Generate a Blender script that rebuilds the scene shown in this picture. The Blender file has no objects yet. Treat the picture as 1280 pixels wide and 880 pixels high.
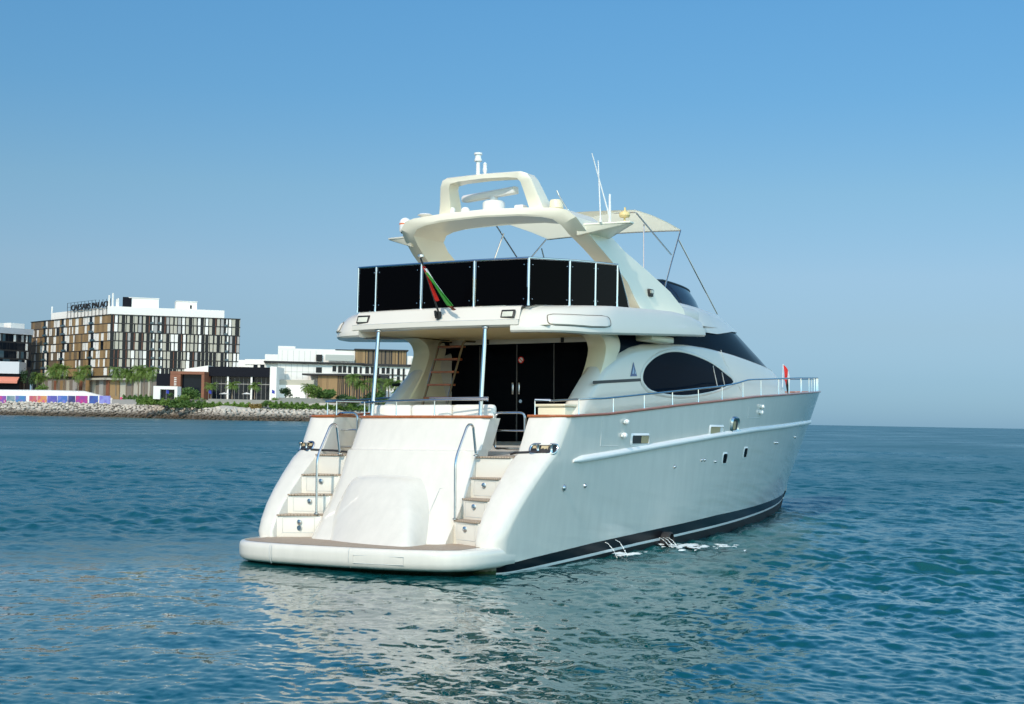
import bpy, bmesh, math, random
import numpy as np
from mathutils import Vector, Matrix
R = math.radians
rnd = random.Random(7)
scene = bpy.context.scene
C = scene.collection

# ------------------------------------------------------------------ camera, sky, sun, exposure
CAM = np.array([15.085, -22.12, 2.755]); YAW, PITCH, ROLL, FPX = R(-28.52), R(2.68), R(1.045), 1800.0
cam_d = bpy.data.cameras.new('camera'); cam = bpy.data.objects.new('camera', cam_d); C.objects.link(cam)
cam_d.sensor_width = 36; cam_d.lens = FPX / 1280 * 36; cam_d.clip_start = 0.5; cam_d.clip_end = 80000
fw = Vector((math.sin(YAW) * math.cos(PITCH), math.cos(YAW) * math.cos(PITCH), math.sin(PITCH)))
rt = Vector((math.cos(YAW), -math.sin(YAW), 0)); up = rt.cross(fw)
r2 = rt * math.cos(ROLL) + up * math.sin(ROLL); u2 = -rt * math.sin(ROLL) + up * math.cos(ROLL)
M = Matrix((r2, u2, -fw)).transposed().to_4x4(); M.translation = Vector(CAM)
cam.matrix_world = M
scene.camera = cam

SUN_AZ, SUN_EL = R(-6), R(37)            # travel direction measured from +y towards +x, elevation
world = bpy.data.worlds.new('World'); scene.world = world; world.use_nodes = True
wn = world.node_tree; wn.nodes.clear()
sky = wn.nodes.new('ShaderNodeTexSky'); sky.sky_type = 'NISHITA'; sky.sun_disc = False
sky.sun_elevation = SUN_EL; sky.sun_rotation = SUN_AZ + math.pi
sky.air_density = 1.0; sky.dust_density = 0.35; sky.ozone_density = 2.6; sky.altitude = 0
tint = wn.nodes.new('ShaderNodeMix'); tint.data_type = 'RGBA'; tint.blend_type = 'MULTIPLY'; tint.inputs[0].default_value = 1.0
wg_ = wn.nodes.new('ShaderNodeNewGeometry'); wx = wn.nodes.new('ShaderNodeSeparateXYZ'); wn.links.new(wg_.outputs['Incoming'], wx.inputs[0])
wneg = wn.nodes.new('ShaderNodeMath'); wneg.operation = 'MULTIPLY'; wneg.inputs[1].default_value = -1; wn.links.new(wx.outputs['Z'], wneg.inputs[0])
wr = wn.nodes.new('ShaderNodeValToRGB'); el = wr.color_ramp.elements     # tint by elevation: keeps low sky blue, unseen zenith raised to lift hull shade
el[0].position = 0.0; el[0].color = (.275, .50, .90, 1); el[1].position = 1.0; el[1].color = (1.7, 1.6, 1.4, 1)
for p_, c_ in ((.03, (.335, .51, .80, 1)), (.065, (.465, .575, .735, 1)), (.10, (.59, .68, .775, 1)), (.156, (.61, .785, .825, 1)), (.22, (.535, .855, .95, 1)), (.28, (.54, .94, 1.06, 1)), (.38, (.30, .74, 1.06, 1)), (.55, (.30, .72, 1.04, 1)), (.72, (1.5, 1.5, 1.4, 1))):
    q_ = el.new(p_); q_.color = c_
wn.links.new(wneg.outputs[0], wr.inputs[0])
wh = wn.nodes.new('ShaderNodeMapRange'); wh.interpolation_type = 'SMOOTHSTEP'; wh.inputs[1].default_value = -.15; wh.inputs[2].default_value = .85; wd = wn.nodes.new('ShaderNodeVectorMath'); wd.operation = 'DOT_PRODUCT'; wd.inputs[1].default_value = (-.97, .22, 0); wn.links.new(wg_.outputs['Incoming'], wd.inputs[0]); wn.links.new(wd.outputs['Value'], wh.inputs[0])   # unseen bright sky lobe to starboard, added to fill the shaded hull side
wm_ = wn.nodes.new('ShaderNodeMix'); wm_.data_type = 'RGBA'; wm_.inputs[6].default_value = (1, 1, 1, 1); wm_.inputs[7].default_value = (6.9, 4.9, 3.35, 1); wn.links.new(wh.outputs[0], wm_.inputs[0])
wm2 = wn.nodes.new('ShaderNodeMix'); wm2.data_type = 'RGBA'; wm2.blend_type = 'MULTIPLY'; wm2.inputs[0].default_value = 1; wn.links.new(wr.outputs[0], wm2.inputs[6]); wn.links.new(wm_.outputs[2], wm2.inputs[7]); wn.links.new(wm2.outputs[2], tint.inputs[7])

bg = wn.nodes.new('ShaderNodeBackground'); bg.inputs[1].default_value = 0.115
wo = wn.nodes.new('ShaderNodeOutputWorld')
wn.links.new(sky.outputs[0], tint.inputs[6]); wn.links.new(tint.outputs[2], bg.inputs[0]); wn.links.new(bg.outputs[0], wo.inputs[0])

sun_d = bpy.data.lights.new('sun', 'SUN'); sun = bpy.data.objects.new('sun', sun_d); C.objects.link(sun)
sun_d.energy = 2.9; sun_d.angle = R(0.55); sun_d.color = (1.0, 0.88, 0.73)
sd = Vector((math.sin(SUN_AZ) * math.cos(SUN_EL), math.cos(SUN_AZ) * math.cos(SUN_EL), -math.sin(SUN_EL)))
sun.rotation_euler = sd.to_track_quat('-Z', 'Y').to_euler()
scene.view_settings.view_transform = 'Standard'; scene.view_settings.look = 'None'
scene.view_settings.exposure = 0.0; scene.view_settings.gamma = 1.0
scene.view_settings.use_curve_mapping = False
scene.cycles.max_bounces = 8; scene.cycles.caustics_reflective = False; scene.cycles.caustics_refractive = False

# ------------------------------------------------------------------ materials
def mat(name, col, rough=0.5, metal=0.0, coat=0.0, spec=0.5, var=0.0, scale=6.0, bump=0.0, bscale=40.0, ior=1.45, stretch=None):
    m = bpy.data.materials.new(name); m.use_nodes = True
    n = m.node_tree; b = n.nodes['Principled BSDF']
    b.inputs['Base Color'].default_value = (*col, 1); b.inputs['Roughness'].default_value = rough
    b.inputs['Metallic'].default_value = metal; b.inputs['Coat Weight'].default_value = coat
    b.inputs['Coat Roughness'].default_value = 0.06
    b.inputs['Specular IOR Level'].default_value = spec; b.inputs['IOR'].default_value = ior
    if var or bump:
        tc = n.nodes.new('ShaderNodeTexCoord'); mp = n.nodes.new('ShaderNodeMapping')
        n.links.new(tc.outputs['Object'], mp.inputs[0])
        if stretch: mp.inputs['Scale'].default_value = stretch
    if var:
        t = n.nodes.new('ShaderNodeTexNoise'); t.inputs['Scale'].default_value = scale; t.inputs['Detail'].default_value = 5
        n.links.new(mp.outputs[0], t.inputs['Vector'])
        mx = n.nodes.new('ShaderNodeMix'); mx.data_type = 'RGBA'
        mx.inputs[6].default_value = (*[c * (1 - var) for c in col], 1); mx.inputs[7].default_value = (*[min(1, c * (1 + var)) for c in col], 1)
        n.links.new(t.outputs['Fac'], mx.inputs[0]); n.links.new(mx.outputs[2], b.inputs['Base Color'])
    if bump:
        t2 = n.nodes.new('ShaderNodeTexNoise'); t2.inputs['Scale'].default_value = bscale; t2.inputs['Detail'].default_value = 4
        n.links.new(mp.outputs[0], t2.inputs['Vector'])
        bp = n.nodes.new('ShaderNodeBump'); bp.inputs['Strength'].default_value = bump; bp.inputs['Distance'].default_value = 0.02
        n.links.new(t2.outputs['Fac'], bp.inputs['Height']); n.links.new(bp.outputs[0], b.inputs['Normal'])
    return m

gel = mat('gelcoat', (.70, .66, .58), .22, coat=.35, var=.025, scale=1.2)
cream = mat('cream_bounce_gelcoat', (.80, .72, .52), .3, coat=.2, var=.04, scale=2)  # cream gelcoat with warm bounce light mixed into its colour
white_paint = mat('white_paint', (.8, .8, .78), .35, var=.02)
steel = mat('polished_steel', (.56, .56, .56), .2, metal=1.0)
black_glass = mat('tinted_glass', (.003, .004, .006), .06, ior=1.06)
navy_glass = mat('navy_glass', (.002, .007, .016), .06, ior=1.04)
ceiling_m = mat('ceiling_bounce_ochre', (.72, .56, .29), .5, var=.05, scale=2)  # warm bounce light under the overhang is put into this ochre
screen_glass = mat('smoked_screen', (.0015, .0015, .002), .2, ior=1.08)
black = mat('black_plastic', (.012, .012, .013), .45)
boot = mat('boot_stripe_paint', (.004, .005, .008), .3, spec=.2)
antifoul = mat('antifouling', (.010, .012, .014), .6, var=.4)
def translucent(m, col, w):
    n = m.node_tree; b = n.nodes['Principled BSDF']; t = n.nodes.new('ShaderNodeBsdfTranslucent'); t.inputs[0].default_value = (*col, 1)
    x = n.nodes.new('ShaderNodeMixShader'); x.inputs[0].default_value = w; n.links.new(b.outputs[0], x.inputs[1]); n.links.new(t.outputs[0], x.inputs[2])
    n.links.new(x.outputs[0], n.nodes['Material Output'].inputs[0])
fabric = mat('white_vinyl', (.78, .76, .70), .6, bump=.15, bscale=25)
canvas = mat('bimini_canvas', (.84, .82, .74), .85, var=.05, scale=3, bump=.3, bscale=6)
translucent(canvas, (1.0, .97, .84), .82)
rubber = mat('dark_rubber', (.02, .02, .022), .7)
ropem = mat('dark_rope', (.03, .03, .035), .8)
lamp_glass = mat('lamp_lens', (.62, .62, .52), .15)
red_m = mat('red_cloth', (.75, .03, .02), .8, var=.1); green_m = mat('green_cloth', (.08, .42, .07), .8, var=.1)
white_m = mat('white_cloth', (.8, .8, .78), .8); brown_m = mat('brown_cloth', (.16, .05, .03), .8); blackcloth = mat('black_cloth', (.01, .01, .01), .8)
blue_logo = mat('logo_blue', (.03, .08, .22), .3)
shadow_gap = mat('shadow_gap', (.16, .14, .11), .6)
rubwhite = mat('rub_rail_white', (.82, .81, .78), .25, coat=.3)
orange_red = mat('orange_band', (.75, .2, .08), .5)
amber = mat('amber_plastic', (.80, .62, .28), .4)

def teak_mat(name, c1, c2, rough, coat, plank=None):
    m = bpy.data.materials.new(name); m.use_nodes = True; n = m.node_tree; b = n.nodes['Principled BSDF']
    tc = n.nodes.new('ShaderNodeTexCoord'); mp = n.nodes.new('ShaderNodeMapping'); mp.inputs['Scale'].default_value = (9, 1.2, 9)
    n.links.new(tc.outputs['Object'], mp.inputs[0])
    t = n.nodes.new('ShaderNodeTexNoise'); t.inputs['Scale'].default_value = 2.2; t.inputs['Detail'].default_value = 6
    n.links.new(mp.outputs[0], t.inputs['Vector'])
    mx = n.nodes.new('ShaderNodeMix'); mx.data_type = 'RGBA'; mx.inputs[6].default_value = (*c1, 1); mx.inputs[7].default_value = (*c2, 1)
    n.links.new(t.outputs['Fac'], mx.inputs[0]); out = mx.outputs[2]
    if plank:
        w = n.nodes.new('ShaderNodeTexWave'); w.bands_direction = 'X'; w.inputs['Scale'].default_value = plank
        n.links.new(tc.outputs['Object'], w.inputs[0])
        cr = n.nodes.new('ShaderNodeValToRGB'); cr.color_ramp.elements[0].position = .03; cr.color_ramp.elements[0].color = (.05, .04, .03, 1)
        cr.color_ramp.elements[1].position = .09; cr.color_ramp.elements[1].color = (1, 1, 1, 1)
        n.links.new(w.outputs['Fac'], cr.inputs[0])
        m2 = n.nodes.new('ShaderNodeMix'); m2.data_type = 'RGBA'; m2.blend_type = 'MULTIPLY'; m2.inputs[0].default_value = 1
        n.links.new(out, m2.inputs[6]); n.links.new(cr.outputs[0], m2.inputs[7]); out = m2.outputs[2]
    n.links.new(out, b.inputs['Base Color']); b.inputs['Roughness'].default_value = rough; b.inputs['Coat Weight'].default_value = coat
    return m
varnish = teak_mat('varnished_teak', (.22, .055, .018), (.55, .17, .05), .3, .5)
teak = teak_mat('weathered_teak', (.34, .25, .18), (.52, .42, .32), .7, 0, plank=5.5)

def hull_material():
    m = mat('hull_gelcoat', (.80, .785, .74), .14, coat=.5)
    n = m.node_tree; b = n.nodes['Principled BSDF']
    tc = n.nodes.new('ShaderNodeTexCoord')
    mp = n.nodes.new('ShaderNodeMapping'); mp.inputs['Scale'].default_value = (.6, .6, .12); mp.inputs['Rotation'].default_value = (R(28), 0, 0)
    n.links.new(tc.outputs['Object'], mp.inputs[0])
    t = n.nodes.new('ShaderNodeTexNoise'); t.inputs['Scale'].default_value = 7; t.inputs['Detail'].default_value = 6; t.inputs['Roughness'].default_value = .65
    n.links.new(mp.outputs[0], t.inputs['Vector'])
    cr = n.nodes.new('ShaderNodeValToRGB'); cr.color_ramp.elements[0].position = .35; cr.color_ramp.elements[0].color = (.67, .635, .565, 1)
    cr.color_ramp.elements[1].position = .72; cr.color_ramp.elements[1].color = (.73, .69, .615, 1)
    n.links.new(t.outputs['Fac'], cr.inputs[0])
    # green growth right at the waterline of the hull
    g = n.nodes.new('ShaderNodeSeparateXYZ'); n.links.new(tc.outputs['Object'], g.inputs[0])
    ad = n.nodes.new('ShaderNodeMath'); ad.operation = 'MULTIPLY_ADD'; ad.inputs[1].default_value = .12; n.links.new(t.outputs['Fac'], ad.inputs[0]); n.links.new(g.outputs['Z'], ad.inputs[2])
    mr = n.nodes.new('ShaderNodeMapRange'); mr.inputs[1].default_value = .05; mr.inputs[2].default_value = .17; n.links.new(ad.outputs[0], mr.inputs[0])
    mx = n.nodes.new('ShaderNodeMix'); mx.data_type = 'RGBA'; mx.inputs[6].default_value = (.05, .09, .04, 1)
    n.links.new(mr.outputs[0], mx.inputs[0]); n.links.new(cr.outputs[0], mx.inputs[7]); n.links.new(mx.outputs[2], b.inputs['Base Color'])
    return m
hullm = hull_material()

# ------------------------------------------------------------------ mesh helpers
class MB:
    def __init__(s): s.v = []; s.f = []; s.m = []
    def add(s, vs, fs, mi=0):
        o = len(s.v); s.v += [tuple(map(float, p)) for p in vs]; s.f += [tuple(i + o for i in f) for f in fs]; s.m += [mi] * len(fs); return s
    def box(s, c, d, mi=0, rot=None):
        x, y, z = [k / 2 for k in d]
        vs = [Vector(p) for p in ((-x,-y,-z),(x,-y,-z),(x,y,-z),(-x,y,-z),(-x,-y,z),(x,-y,z),(x,y,z),(-x,y,z))]
        if rot is not None: vs = [rot @ p for p in vs]
        return s.add([p + Vector(c) for p in vs], [(3,2,1,0),(4,5,6,7),(0,1,5,4),(1,2,6,5),(2,3,7,6),(3,0,4,7)], mi)
    def grid(s, rows, mi=0, closed=False, flip=False):
        n = len(rows[0]); fs = []
        for i in range(len(rows) - 1):
            for j in range(n if closed else n - 1):
                a, b = i * n + j, i * n + (j + 1) % n
                q = (a, b, b + n, a + n); fs.append(q[::-1] if flip else q)
        return s.add([p for r in rows for p in r], fs, mi)
    def tube(s, path, r, mi=0, seg=8, closed=False, cap=True):
        P = [Vector(p) for p in path]; n = len(P); rs = r if hasattr(r, '__len__') else [r] * n
        rings = []; prev = None
        for i, p in enumerate(P):
            t = (P[(i + 1) % n] - P[i - 1]) if (closed or 0 < i < n - 1) else (P[1] - P[0] if i == 0 else P[-1] - P[-2])
            t.normalize()
            if prev is None: a = t.orthogonal().normalized()
            else:
                a = prev - t * prev.dot(t); a.normalize()
            prev = a; b = t.cross(a)
            rings.append([p + (a * math.cos(k * 2 * math.pi / seg) + b * math.sin(k * 2 * math.pi / seg)) * rs[i] for k in range(seg)])
        if closed: rings.append(rings[0])
        s.grid(rings, mi, closed=True)
        if cap and not closed:
            o = len(s.v) - n * seg
            s.f += [tuple(o + k for k in range(seg))[::-1], tuple(o + (n - 1) * seg + k for k in range(seg))]; s.m += [mi, mi]
        return s
    def lathe(s, c, prof, mi=0, seg=20, axis='z'):
        rings = []
        for r, h in prof:
            ring = []
            for k in range(seg):
                a = 2 * math.pi * k / seg; q = (r * math.cos(a), r * math.sin(a), h)
                if axis == 'y': q = (q[0], q[2], q[1])
                if axis == 'x': q = (q[2], q[0], q[1])
                ring.append((c[0] + q[0], c[1] + q[1], c[2] + q[2]))
            rings.append(ring)
        return s.grid(rings, mi, closed=True)
    def prism(s, poly, d, mi=0):            # poly: list of 3D points, d: extrusion vector
        n = len(poly); d = Vector(d); a = [Vector(p) for p in poly]
        vs = a + [p + d for p in a]
        fs = [tuple(range(n))[::-1], tuple(range(n, 2 * n))] + [(i, (i + 1) % n, n + (i + 1) % n, n + i) for i in range(n)]
        return s.add(vs, fs, mi)
    def build(s, name, mats, parent=None, smooth=35, bevel=0, seg=2, merge=0.0004, kind=None, col=None):
        if not isinstance(mats, (list, tuple)): mats = [mats]
        me = bpy.data.meshes.new(name)
        off = Vector((0, 0, 0))
        p = parent
        while p is not None and p.name not in NOOFF: off += p.location; p = p.parent
        me.from_pydata([(x - off.x, y - off.y, z - off.z) for x, y, z in s.v], [], s.f)
        for m in mats: me.materials.append(m)
        me.polygons.foreach_set('material_index', s.m)
        bm = bmesh.new(); bm.from_mesh(me)
        if merge: bmesh.ops.remove_doubles(bm, verts=bm.verts, dist=merge)
        bmesh.ops.dissolve_degenerate(bm, edges=bm.edges, dist=1e-5)
        bmesh.ops.recalc_face_normals(bm, faces=bm.faces)
        if bevel:
            es = [e for e in bm.edges if len(e.link_faces) == 2 and e.calc_face_angle(0) > R(40)]
            bmesh.ops.bevel(bm, geom=es, offset=bevel, segments=seg, profile=.5, affect='EDGES', clamp_overlap=True)
        bm.to_mesh(me); bm.free()
        if smooth:
            me.polygons.foreach_set('use_smooth', [True] * len(me.polygons)); me.set_sharp_from_angle(angle=R(smooth))
        o = bpy.data.objects.new(name, me); C.objects.link(o)
        if parent is not None: o.parent = parent
        if kind: o['kind'] = kind
        return o
NOOFF = set()
def tag(o, label, cat, group=None):
    o['label'] = label; o['category'] = cat
    if group: o['group'] = group
    return o
def thing(name, label, cat, loc, group=None, rz=0.0):
    o = bpy.data.objects.new(name, None); o.empty_display_size = .2; C.objects.link(o); o.location = loc; o.rotation_euler.z = rz
    return tag(o, label, cat, group)
def dup(root, loc=None, rz=None, label=None, scale=None):
    r = root.copy(); C.objects.link(r)
    if loc is not None: r.location = loc
    if rz is not None: r.rotation_euler.z = rz
    if scale is not None: r.scale = (scale,) * 3
    if label: r['label'] = label
    for ch in list(root.children):
        c = ch.copy(); C.objects.link(c); c.parent = r
        for g in ch.children:
            d = g.copy(); C.objects.link(d); d.parent = c
    return r
def interp(x, xs, ys): return float(np.interp(x, xs, ys))
def smooth_path(pts, n=6, closed=False):
    P = [Vector(p) for p in pts]; out = []
    N = len(P)
    for i in range(N if closed else N - 1):
        if closed: p0, p1, p2, p3 = P[i - 1], P[i], P[(i + 1) % N], P[(i + 2) % N]
        else: p0, p1, p2, p3 = P[max(i - 1, 0)], P[i], P[i + 1], P[min(i + 2, N - 1)]
        for k in range(n):
            t = k / n
            out.append(.5 * ((2 * p1) + (p2 - p0) * t + (2 * p0 - 5 * p1 + 4 * p2 - p3) * t * t + (3 * p1 - p0 - 3 * p2 + p3) * t ** 3))
    if not closed: out.append(P[-1])
    return out
def fillet(pts, r, n=5):
    P = [Vector(p) for p in pts]; out = [P[0]]
    for i in range(1, len(P) - 1):
        a = (P[i - 1] - P[i]); b = (P[i + 1] - P[i]); d = min(r, a.length * .49, b.length * .49)
        a = P[i] + a.normalized() * d; b = P[i] + b.normalized() * d
        for k in range(n + 1):
            t = k / n; out.append(a * (1 - t) ** 2 + P[i] * 2 * t * (1 - t) + b * t * t)
    out.append(P[-1]); return out

# ------------------------------------------------------------------ sea
def sea_mesh():
    rng = np.random.default_rng(11)
    rs = [7.0]
    while rs[-1] < 45000:
        r = rs[-1]
        d = r * .0032 if r < 160 else r * .0055 if r < 420 else r * .03
        rs.append(r + max(d, .04))
    rs = np.array(rs)
    a0 = YAW; half = R(27)
    fine = np.linspace(a0 - half, a0 + half, 700)
    coarse = np.linspace(a0 + half, a0 - half + 2 * math.pi, 60)[1:-1]
    az = np.concatenate([fine, coarse]); n = len(az)
    X = CAM[0] + np.outer(rs, np.sin(az)); Y = CAM[1] + np.outer(rs, np.cos(az)); Z = np.zeros_like(X)
    spacing = np.gradient(rs)[:, None]
    K = 80
    lam = np.exp(rng.uniform(np.log(.13), np.log(3.6), K)); main = R(70)
    th = main + rng.normal(0, .75, K)
    amp = .0054 * lam ** .68 * rng.uniform(.5, 1.3, K)
    amp[lam > 4] *= .55
    ph = rng.uniform(0, 2 * math.pi, K)
    # slow patches of stronger and weaker ripple
    gust = 1 + .35 * np.sin(X * .11 + Y * .05 + 1.3) * np.sin(X * -.04 + Y * .13) + .2 * np.sin(X * .31 - Y * .22)
    dx = np.maximum(np.abs(X + 1.2) - 2.7, 0); dy = np.maximum(np.maximum(-13 - Y, Y - 1), 0); dl = np.hypot(dx, dy)
    gust *= .22 + .78 * np.clip((dl - .3) / 7.5, 0, 1)          # smoother water in the lee of the hull
    for l, t, a, p in zip(lam, th, amp, ph):
        k = 2 * math.pi / l; fade = np.clip(l / (2.6 * spacing) - .6, 0, 1)
        if fade.max() <= 0: continue
        s = np.sin(k * (np.cos(t) * X + np.sin(t) * Y) + p)
        Z += a * fade * (s + .25 * np.cos(2 * np.arcsin(np.clip(s, -1, 1)))) * gust
    lost = np.zeros_like(spacing)
    for l, a in zip(lam, amp): lost += (1 - np.clip(l / (2.6 * spacing) - .6, 0, 1) ** 2) * (a * 2 * math.pi / l) ** 2 / 2
    ripple = np.repeat(np.sqrt(np.maximum(lost - 4.5e-2, 0)), n, axis=1).ravel()
    Z *= (rs < 2500)[:, None]
    co = np.stack([X, Y, Z], -1).reshape(-1, 3)
    i = np.arange(len(rs) - 1)[:, None] * n; j = np.arange(n)[None]; j2 = (np.arange(n) + 1) % n
    q = np.stack([i + j, i + j2[None], i + n + j2[None], i + n + j], -1).reshape(-1, 4)[:, ::-1]
    c0 = len(co); co = np.vstack([co, [[CAM[0], CAM[1], -.1]]])
    tri = np.stack([np.full(n, c0), j2, np.arange(n)], -1)[:, ::-1]
    me = bpy.data.meshes.new('sea')
    me.vertices.add(len(co)); me.vertices.foreach_set('co', co.astype(np.float32).ravel())
    nl = q.size + tri.size
    me.loops.add(nl); me.loops.foreach_set('vertex_index', np.concatenate([q.ravel(), tri.ravel()]).astype(np.int32))
    me.polygons.add(len(q) + len(tri))
    st = np.concatenate([np.arange(len(q)) * 4, len(q) * 4 + np.arange(len(tri)) * 3]).astype(np.int32)
    me.polygons.foreach_set('loop_start', st)
    me.polygons.foreach_set('use_smooth', np.ones(len(st), bool))
    me.update(calc_edges=True)
    at_ = me.attributes.new('ripple', 'FLOAT', 'POINT'); at_.data.foreach_set('value', np.append(ripple, 0).astype(np.float32))
    o = bpy.data.objects.new('sea', me); C.objects.link(o); o['kind'] = 'structure'
    m = bpy.data.materials.new('sea_water'); m.use_nodes = True; nt = m.node_tree; b = nt.nodes['Principled BSDF']
    b.inputs['Base Color'].default_value = (.0, .05, .07, 1); b.inputs['Roughness'].default_value = .02; b.inputs['Coat Weight'].default_value = .05; b.inputs['Coat Roughness'].default_value = .02; b.inputs['Coat IOR'].default_value = 1.4; b.inputs['IOR'].default_value = 1.5
    tc = nt.nodes.new('ShaderNodeNewGeometry')
    mp = nt.nodes.new('ShaderNodeMapping'); mp.inputs['Scale'].default_value = (1.0, .6, 1); mp.inputs['Rotation'].default_value = (0, 0, R(28))
    nt.links.new(tc.outputs['Position'], mp.inputs[0])
    acc = tc.outputs['Normal']
    ra = nt.nodes.new('ShaderNodeAttribute'); ra.attribute_name = 'ripple'
    for sc_, k_, far_ in ((9.0, .22, .6), (2.2, .14, .6)):        # ripples finer than the mesh, as small tilts of the surface
        t1 = nt.nodes.new('ShaderNodeTexNoise'); t1.inputs['Scale'].default_value = sc_; t1.inputs['Detail'].default_value = 3; t1.inputs['Roughness'].default_value = .55
        nt.links.new(mp.outputs[0], t1.inputs['Vector'])
        v1 = nt.nodes.new('ShaderNodeVectorMath'); v1.operation = 'SUBTRACT'; v1.inputs[1].default_value = (.5, .5, .5); nt.links.new(t1.outputs['Color'], v1.inputs[0])
        kk = nt.nodes.new('ShaderNodeMath'); kk.operation = 'MULTIPLY_ADD'; kk.inputs[1].default_value = far_; kk.inputs[2].default_value = k_; nt.links.new(ra.outputs['Fac'], kk.inputs[0])
        kv = nt.nodes.new('ShaderNodeCombineXYZ'); nt.links.new(kk.outputs[0], kv.inputs[0]); nt.links.new(kk.outputs[0], kv.inputs[1])
        v2 = nt.nodes.new('ShaderNodeVectorMath'); v2.operation = 'MULTIPLY_ADD'; nt.links.new(kv.outputs[0], v2.inputs[1]); nt.links.new(v1.outputs[0], v2.inputs[0]); nt.links.new(acc, v2.inputs[2]); acc = v2.outputs[0]
    # waves too small for the mesh far out become surface roughness, in wind streaks
    sm_ = nt.nodes.new('ShaderNodeMapping'); sm_.inputs['Scale'].default_value = (.035, .012, 1); sm_.inputs['Rotation'].default_value = (0, 0, R(60)); nt.links.new(tc.outputs['Position'], sm_.inputs[0])
    sn = nt.nodes.new('ShaderNodeTexNoise'); sn.inputs['Scale'].default_value = 1.0; sn.inputs['Detail'].default_value = 7; sn.inputs['Roughness'].default_value = .72; nt.links.new(sm_.outputs[0], sn.inputs['Vector'])
    s1 = nt.nodes.new('ShaderNodeMapRange'); s1.inputs[1].default_value = .3; s1.inputs[2].default_value = .7; s1.inputs[3].default_value = .2; s1.inputs[4].default_value = .95; nt.links.new(sn.outputs['Fac'], s1.inputs[0])
    s2 = nt.nodes.new('ShaderNodeMath'); s2.operation = 'MULTIPLY'; nt.links.new(ra.outputs['Fac'], s2.inputs[0]); nt.links.new(s1.outputs[0], s2.inputs[1])
    s3 = nt.nodes.new('ShaderNodeMath'); s3.operation = 'SQRT'; nt.links.new(s2.outputs[0], s3.inputs[0])
    s4 = nt.nodes.new('ShaderNodeMath'); s4.operation = 'MAXIMUM'; s4.inputs[1].default_value = .02; nt.links.new(s3.outputs[0], s4.inputs[0]); nt.links.new(s4.outputs[0], b.inputs['Roughness'])
    vn = nt.nodes.new('ShaderNodeVectorMath'); vn.operation = 'NORMALIZE'; nt.links.new(acc, vn.inputs[0]); nt.links.new(vn.outputs[0], b.inputs['Normal']); nt.links.new(vn.outputs[0], b.inputs['Coat Normal']); nt.links.new(s4.outputs[0], b.inputs['Coat Roughness'])
    # body colour varies slowly from teal to blue
    t3 = nt.nodes.new('ShaderNodeTexNoise'); t3.inputs['Scale'].default_value = .035; t3.inputs['Detail'].default_value = 3
    nt.links.new(tc.outputs['Position'], t3.inputs['Vector'])
    mx = nt.nodes.new('ShaderNodeMix'); mx.data_type = 'RGBA'; mx.inputs[6].default_value = (.0, .076, .072, 1); mx.inputs[7].default_value = (.0, .064, .078, 1)
    nt.links.new(t3.outputs['Fac'], mx.inputs[0]); nt.links.new(mx.outputs[2], b.inputs['Base Color'])
    me.materials.append(m)
sea_mesh()

# ------------------------------------------------------------------ the motor yacht (x starboard, y towards the bow, z up)
yacht = thing('motor_yacht', 'large white motor yacht with a black smoked flybridge screen, seen from its stern', 'yacht', (0, 0, 0))
yacht.rotation_euler = (0, R(-0.9), 0)

Y_S = ([2.5, 4.2, 5.8, 8, 10.6, 13.5, 16, 18.5, 24, 28], [2.77, 2.83, 2.93, 3.07, 3.22, 3.39, 3.49, 3.60, 3.80, 3.9])
Y_R = ([2.65, 4.3, 5.9, 8.65, 10.7, 13.7, 20, 27.5], [1.92, 2.01, 2.11, 2.28, 2.4, 2.54, 2.73, 2.88])
def zsheer(y): return interp(y, *Y_S)
def zrub(y): return interp(y, *Y_R)
LV = [-.3, 0, 1, 2]
def hb(y, v):
    W = interp(v, LV, [2.45, 2.74, 2.98, 3.05]); ym = interp(v, LV, [6, 7, 9, 10]); yt = interp(v, LV, [24.0, 24.5, 27.5, 28.0])
    p = interp(v, LV, [1.8, 1.9, 2.1, 2.2]); q = interp(v, LV, [1, 1, .9, .8])
    s = min(max((y - ym) / (yt - ym), 0), 1)
    return W * (1 - s ** p) ** q * (1 - .025 * max(0, (4.5 - y) / 4.5) ** 2)
def vlev(y, z):
    zr = zrub(y)
    return z / zr if z <= zr else 1 + (z - zr) / (zsheer(y) - zr)
def zlev(y, v): return v * zrub(y) if v <= 1 else zrub(y) + (v - 1) * (zsheer(y) - zrub(y))
def hull_x(y, z): return hb(y, vlev(y, z))
def ytip(v): return interp(v, LV, [24.0, 24.5, 27.5, 28.0])
YA = ([-.7, 0, .45, .9, 1.25, 1.65, 2.03, 2.07, 2.12, 2.85], [.5, .35, .18, .42, .74, 1.2, 1.68, 1.80, 1.86, 2.32])
def y_aft(z): return interp(z, *YA)
XI = 2.27
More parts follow.
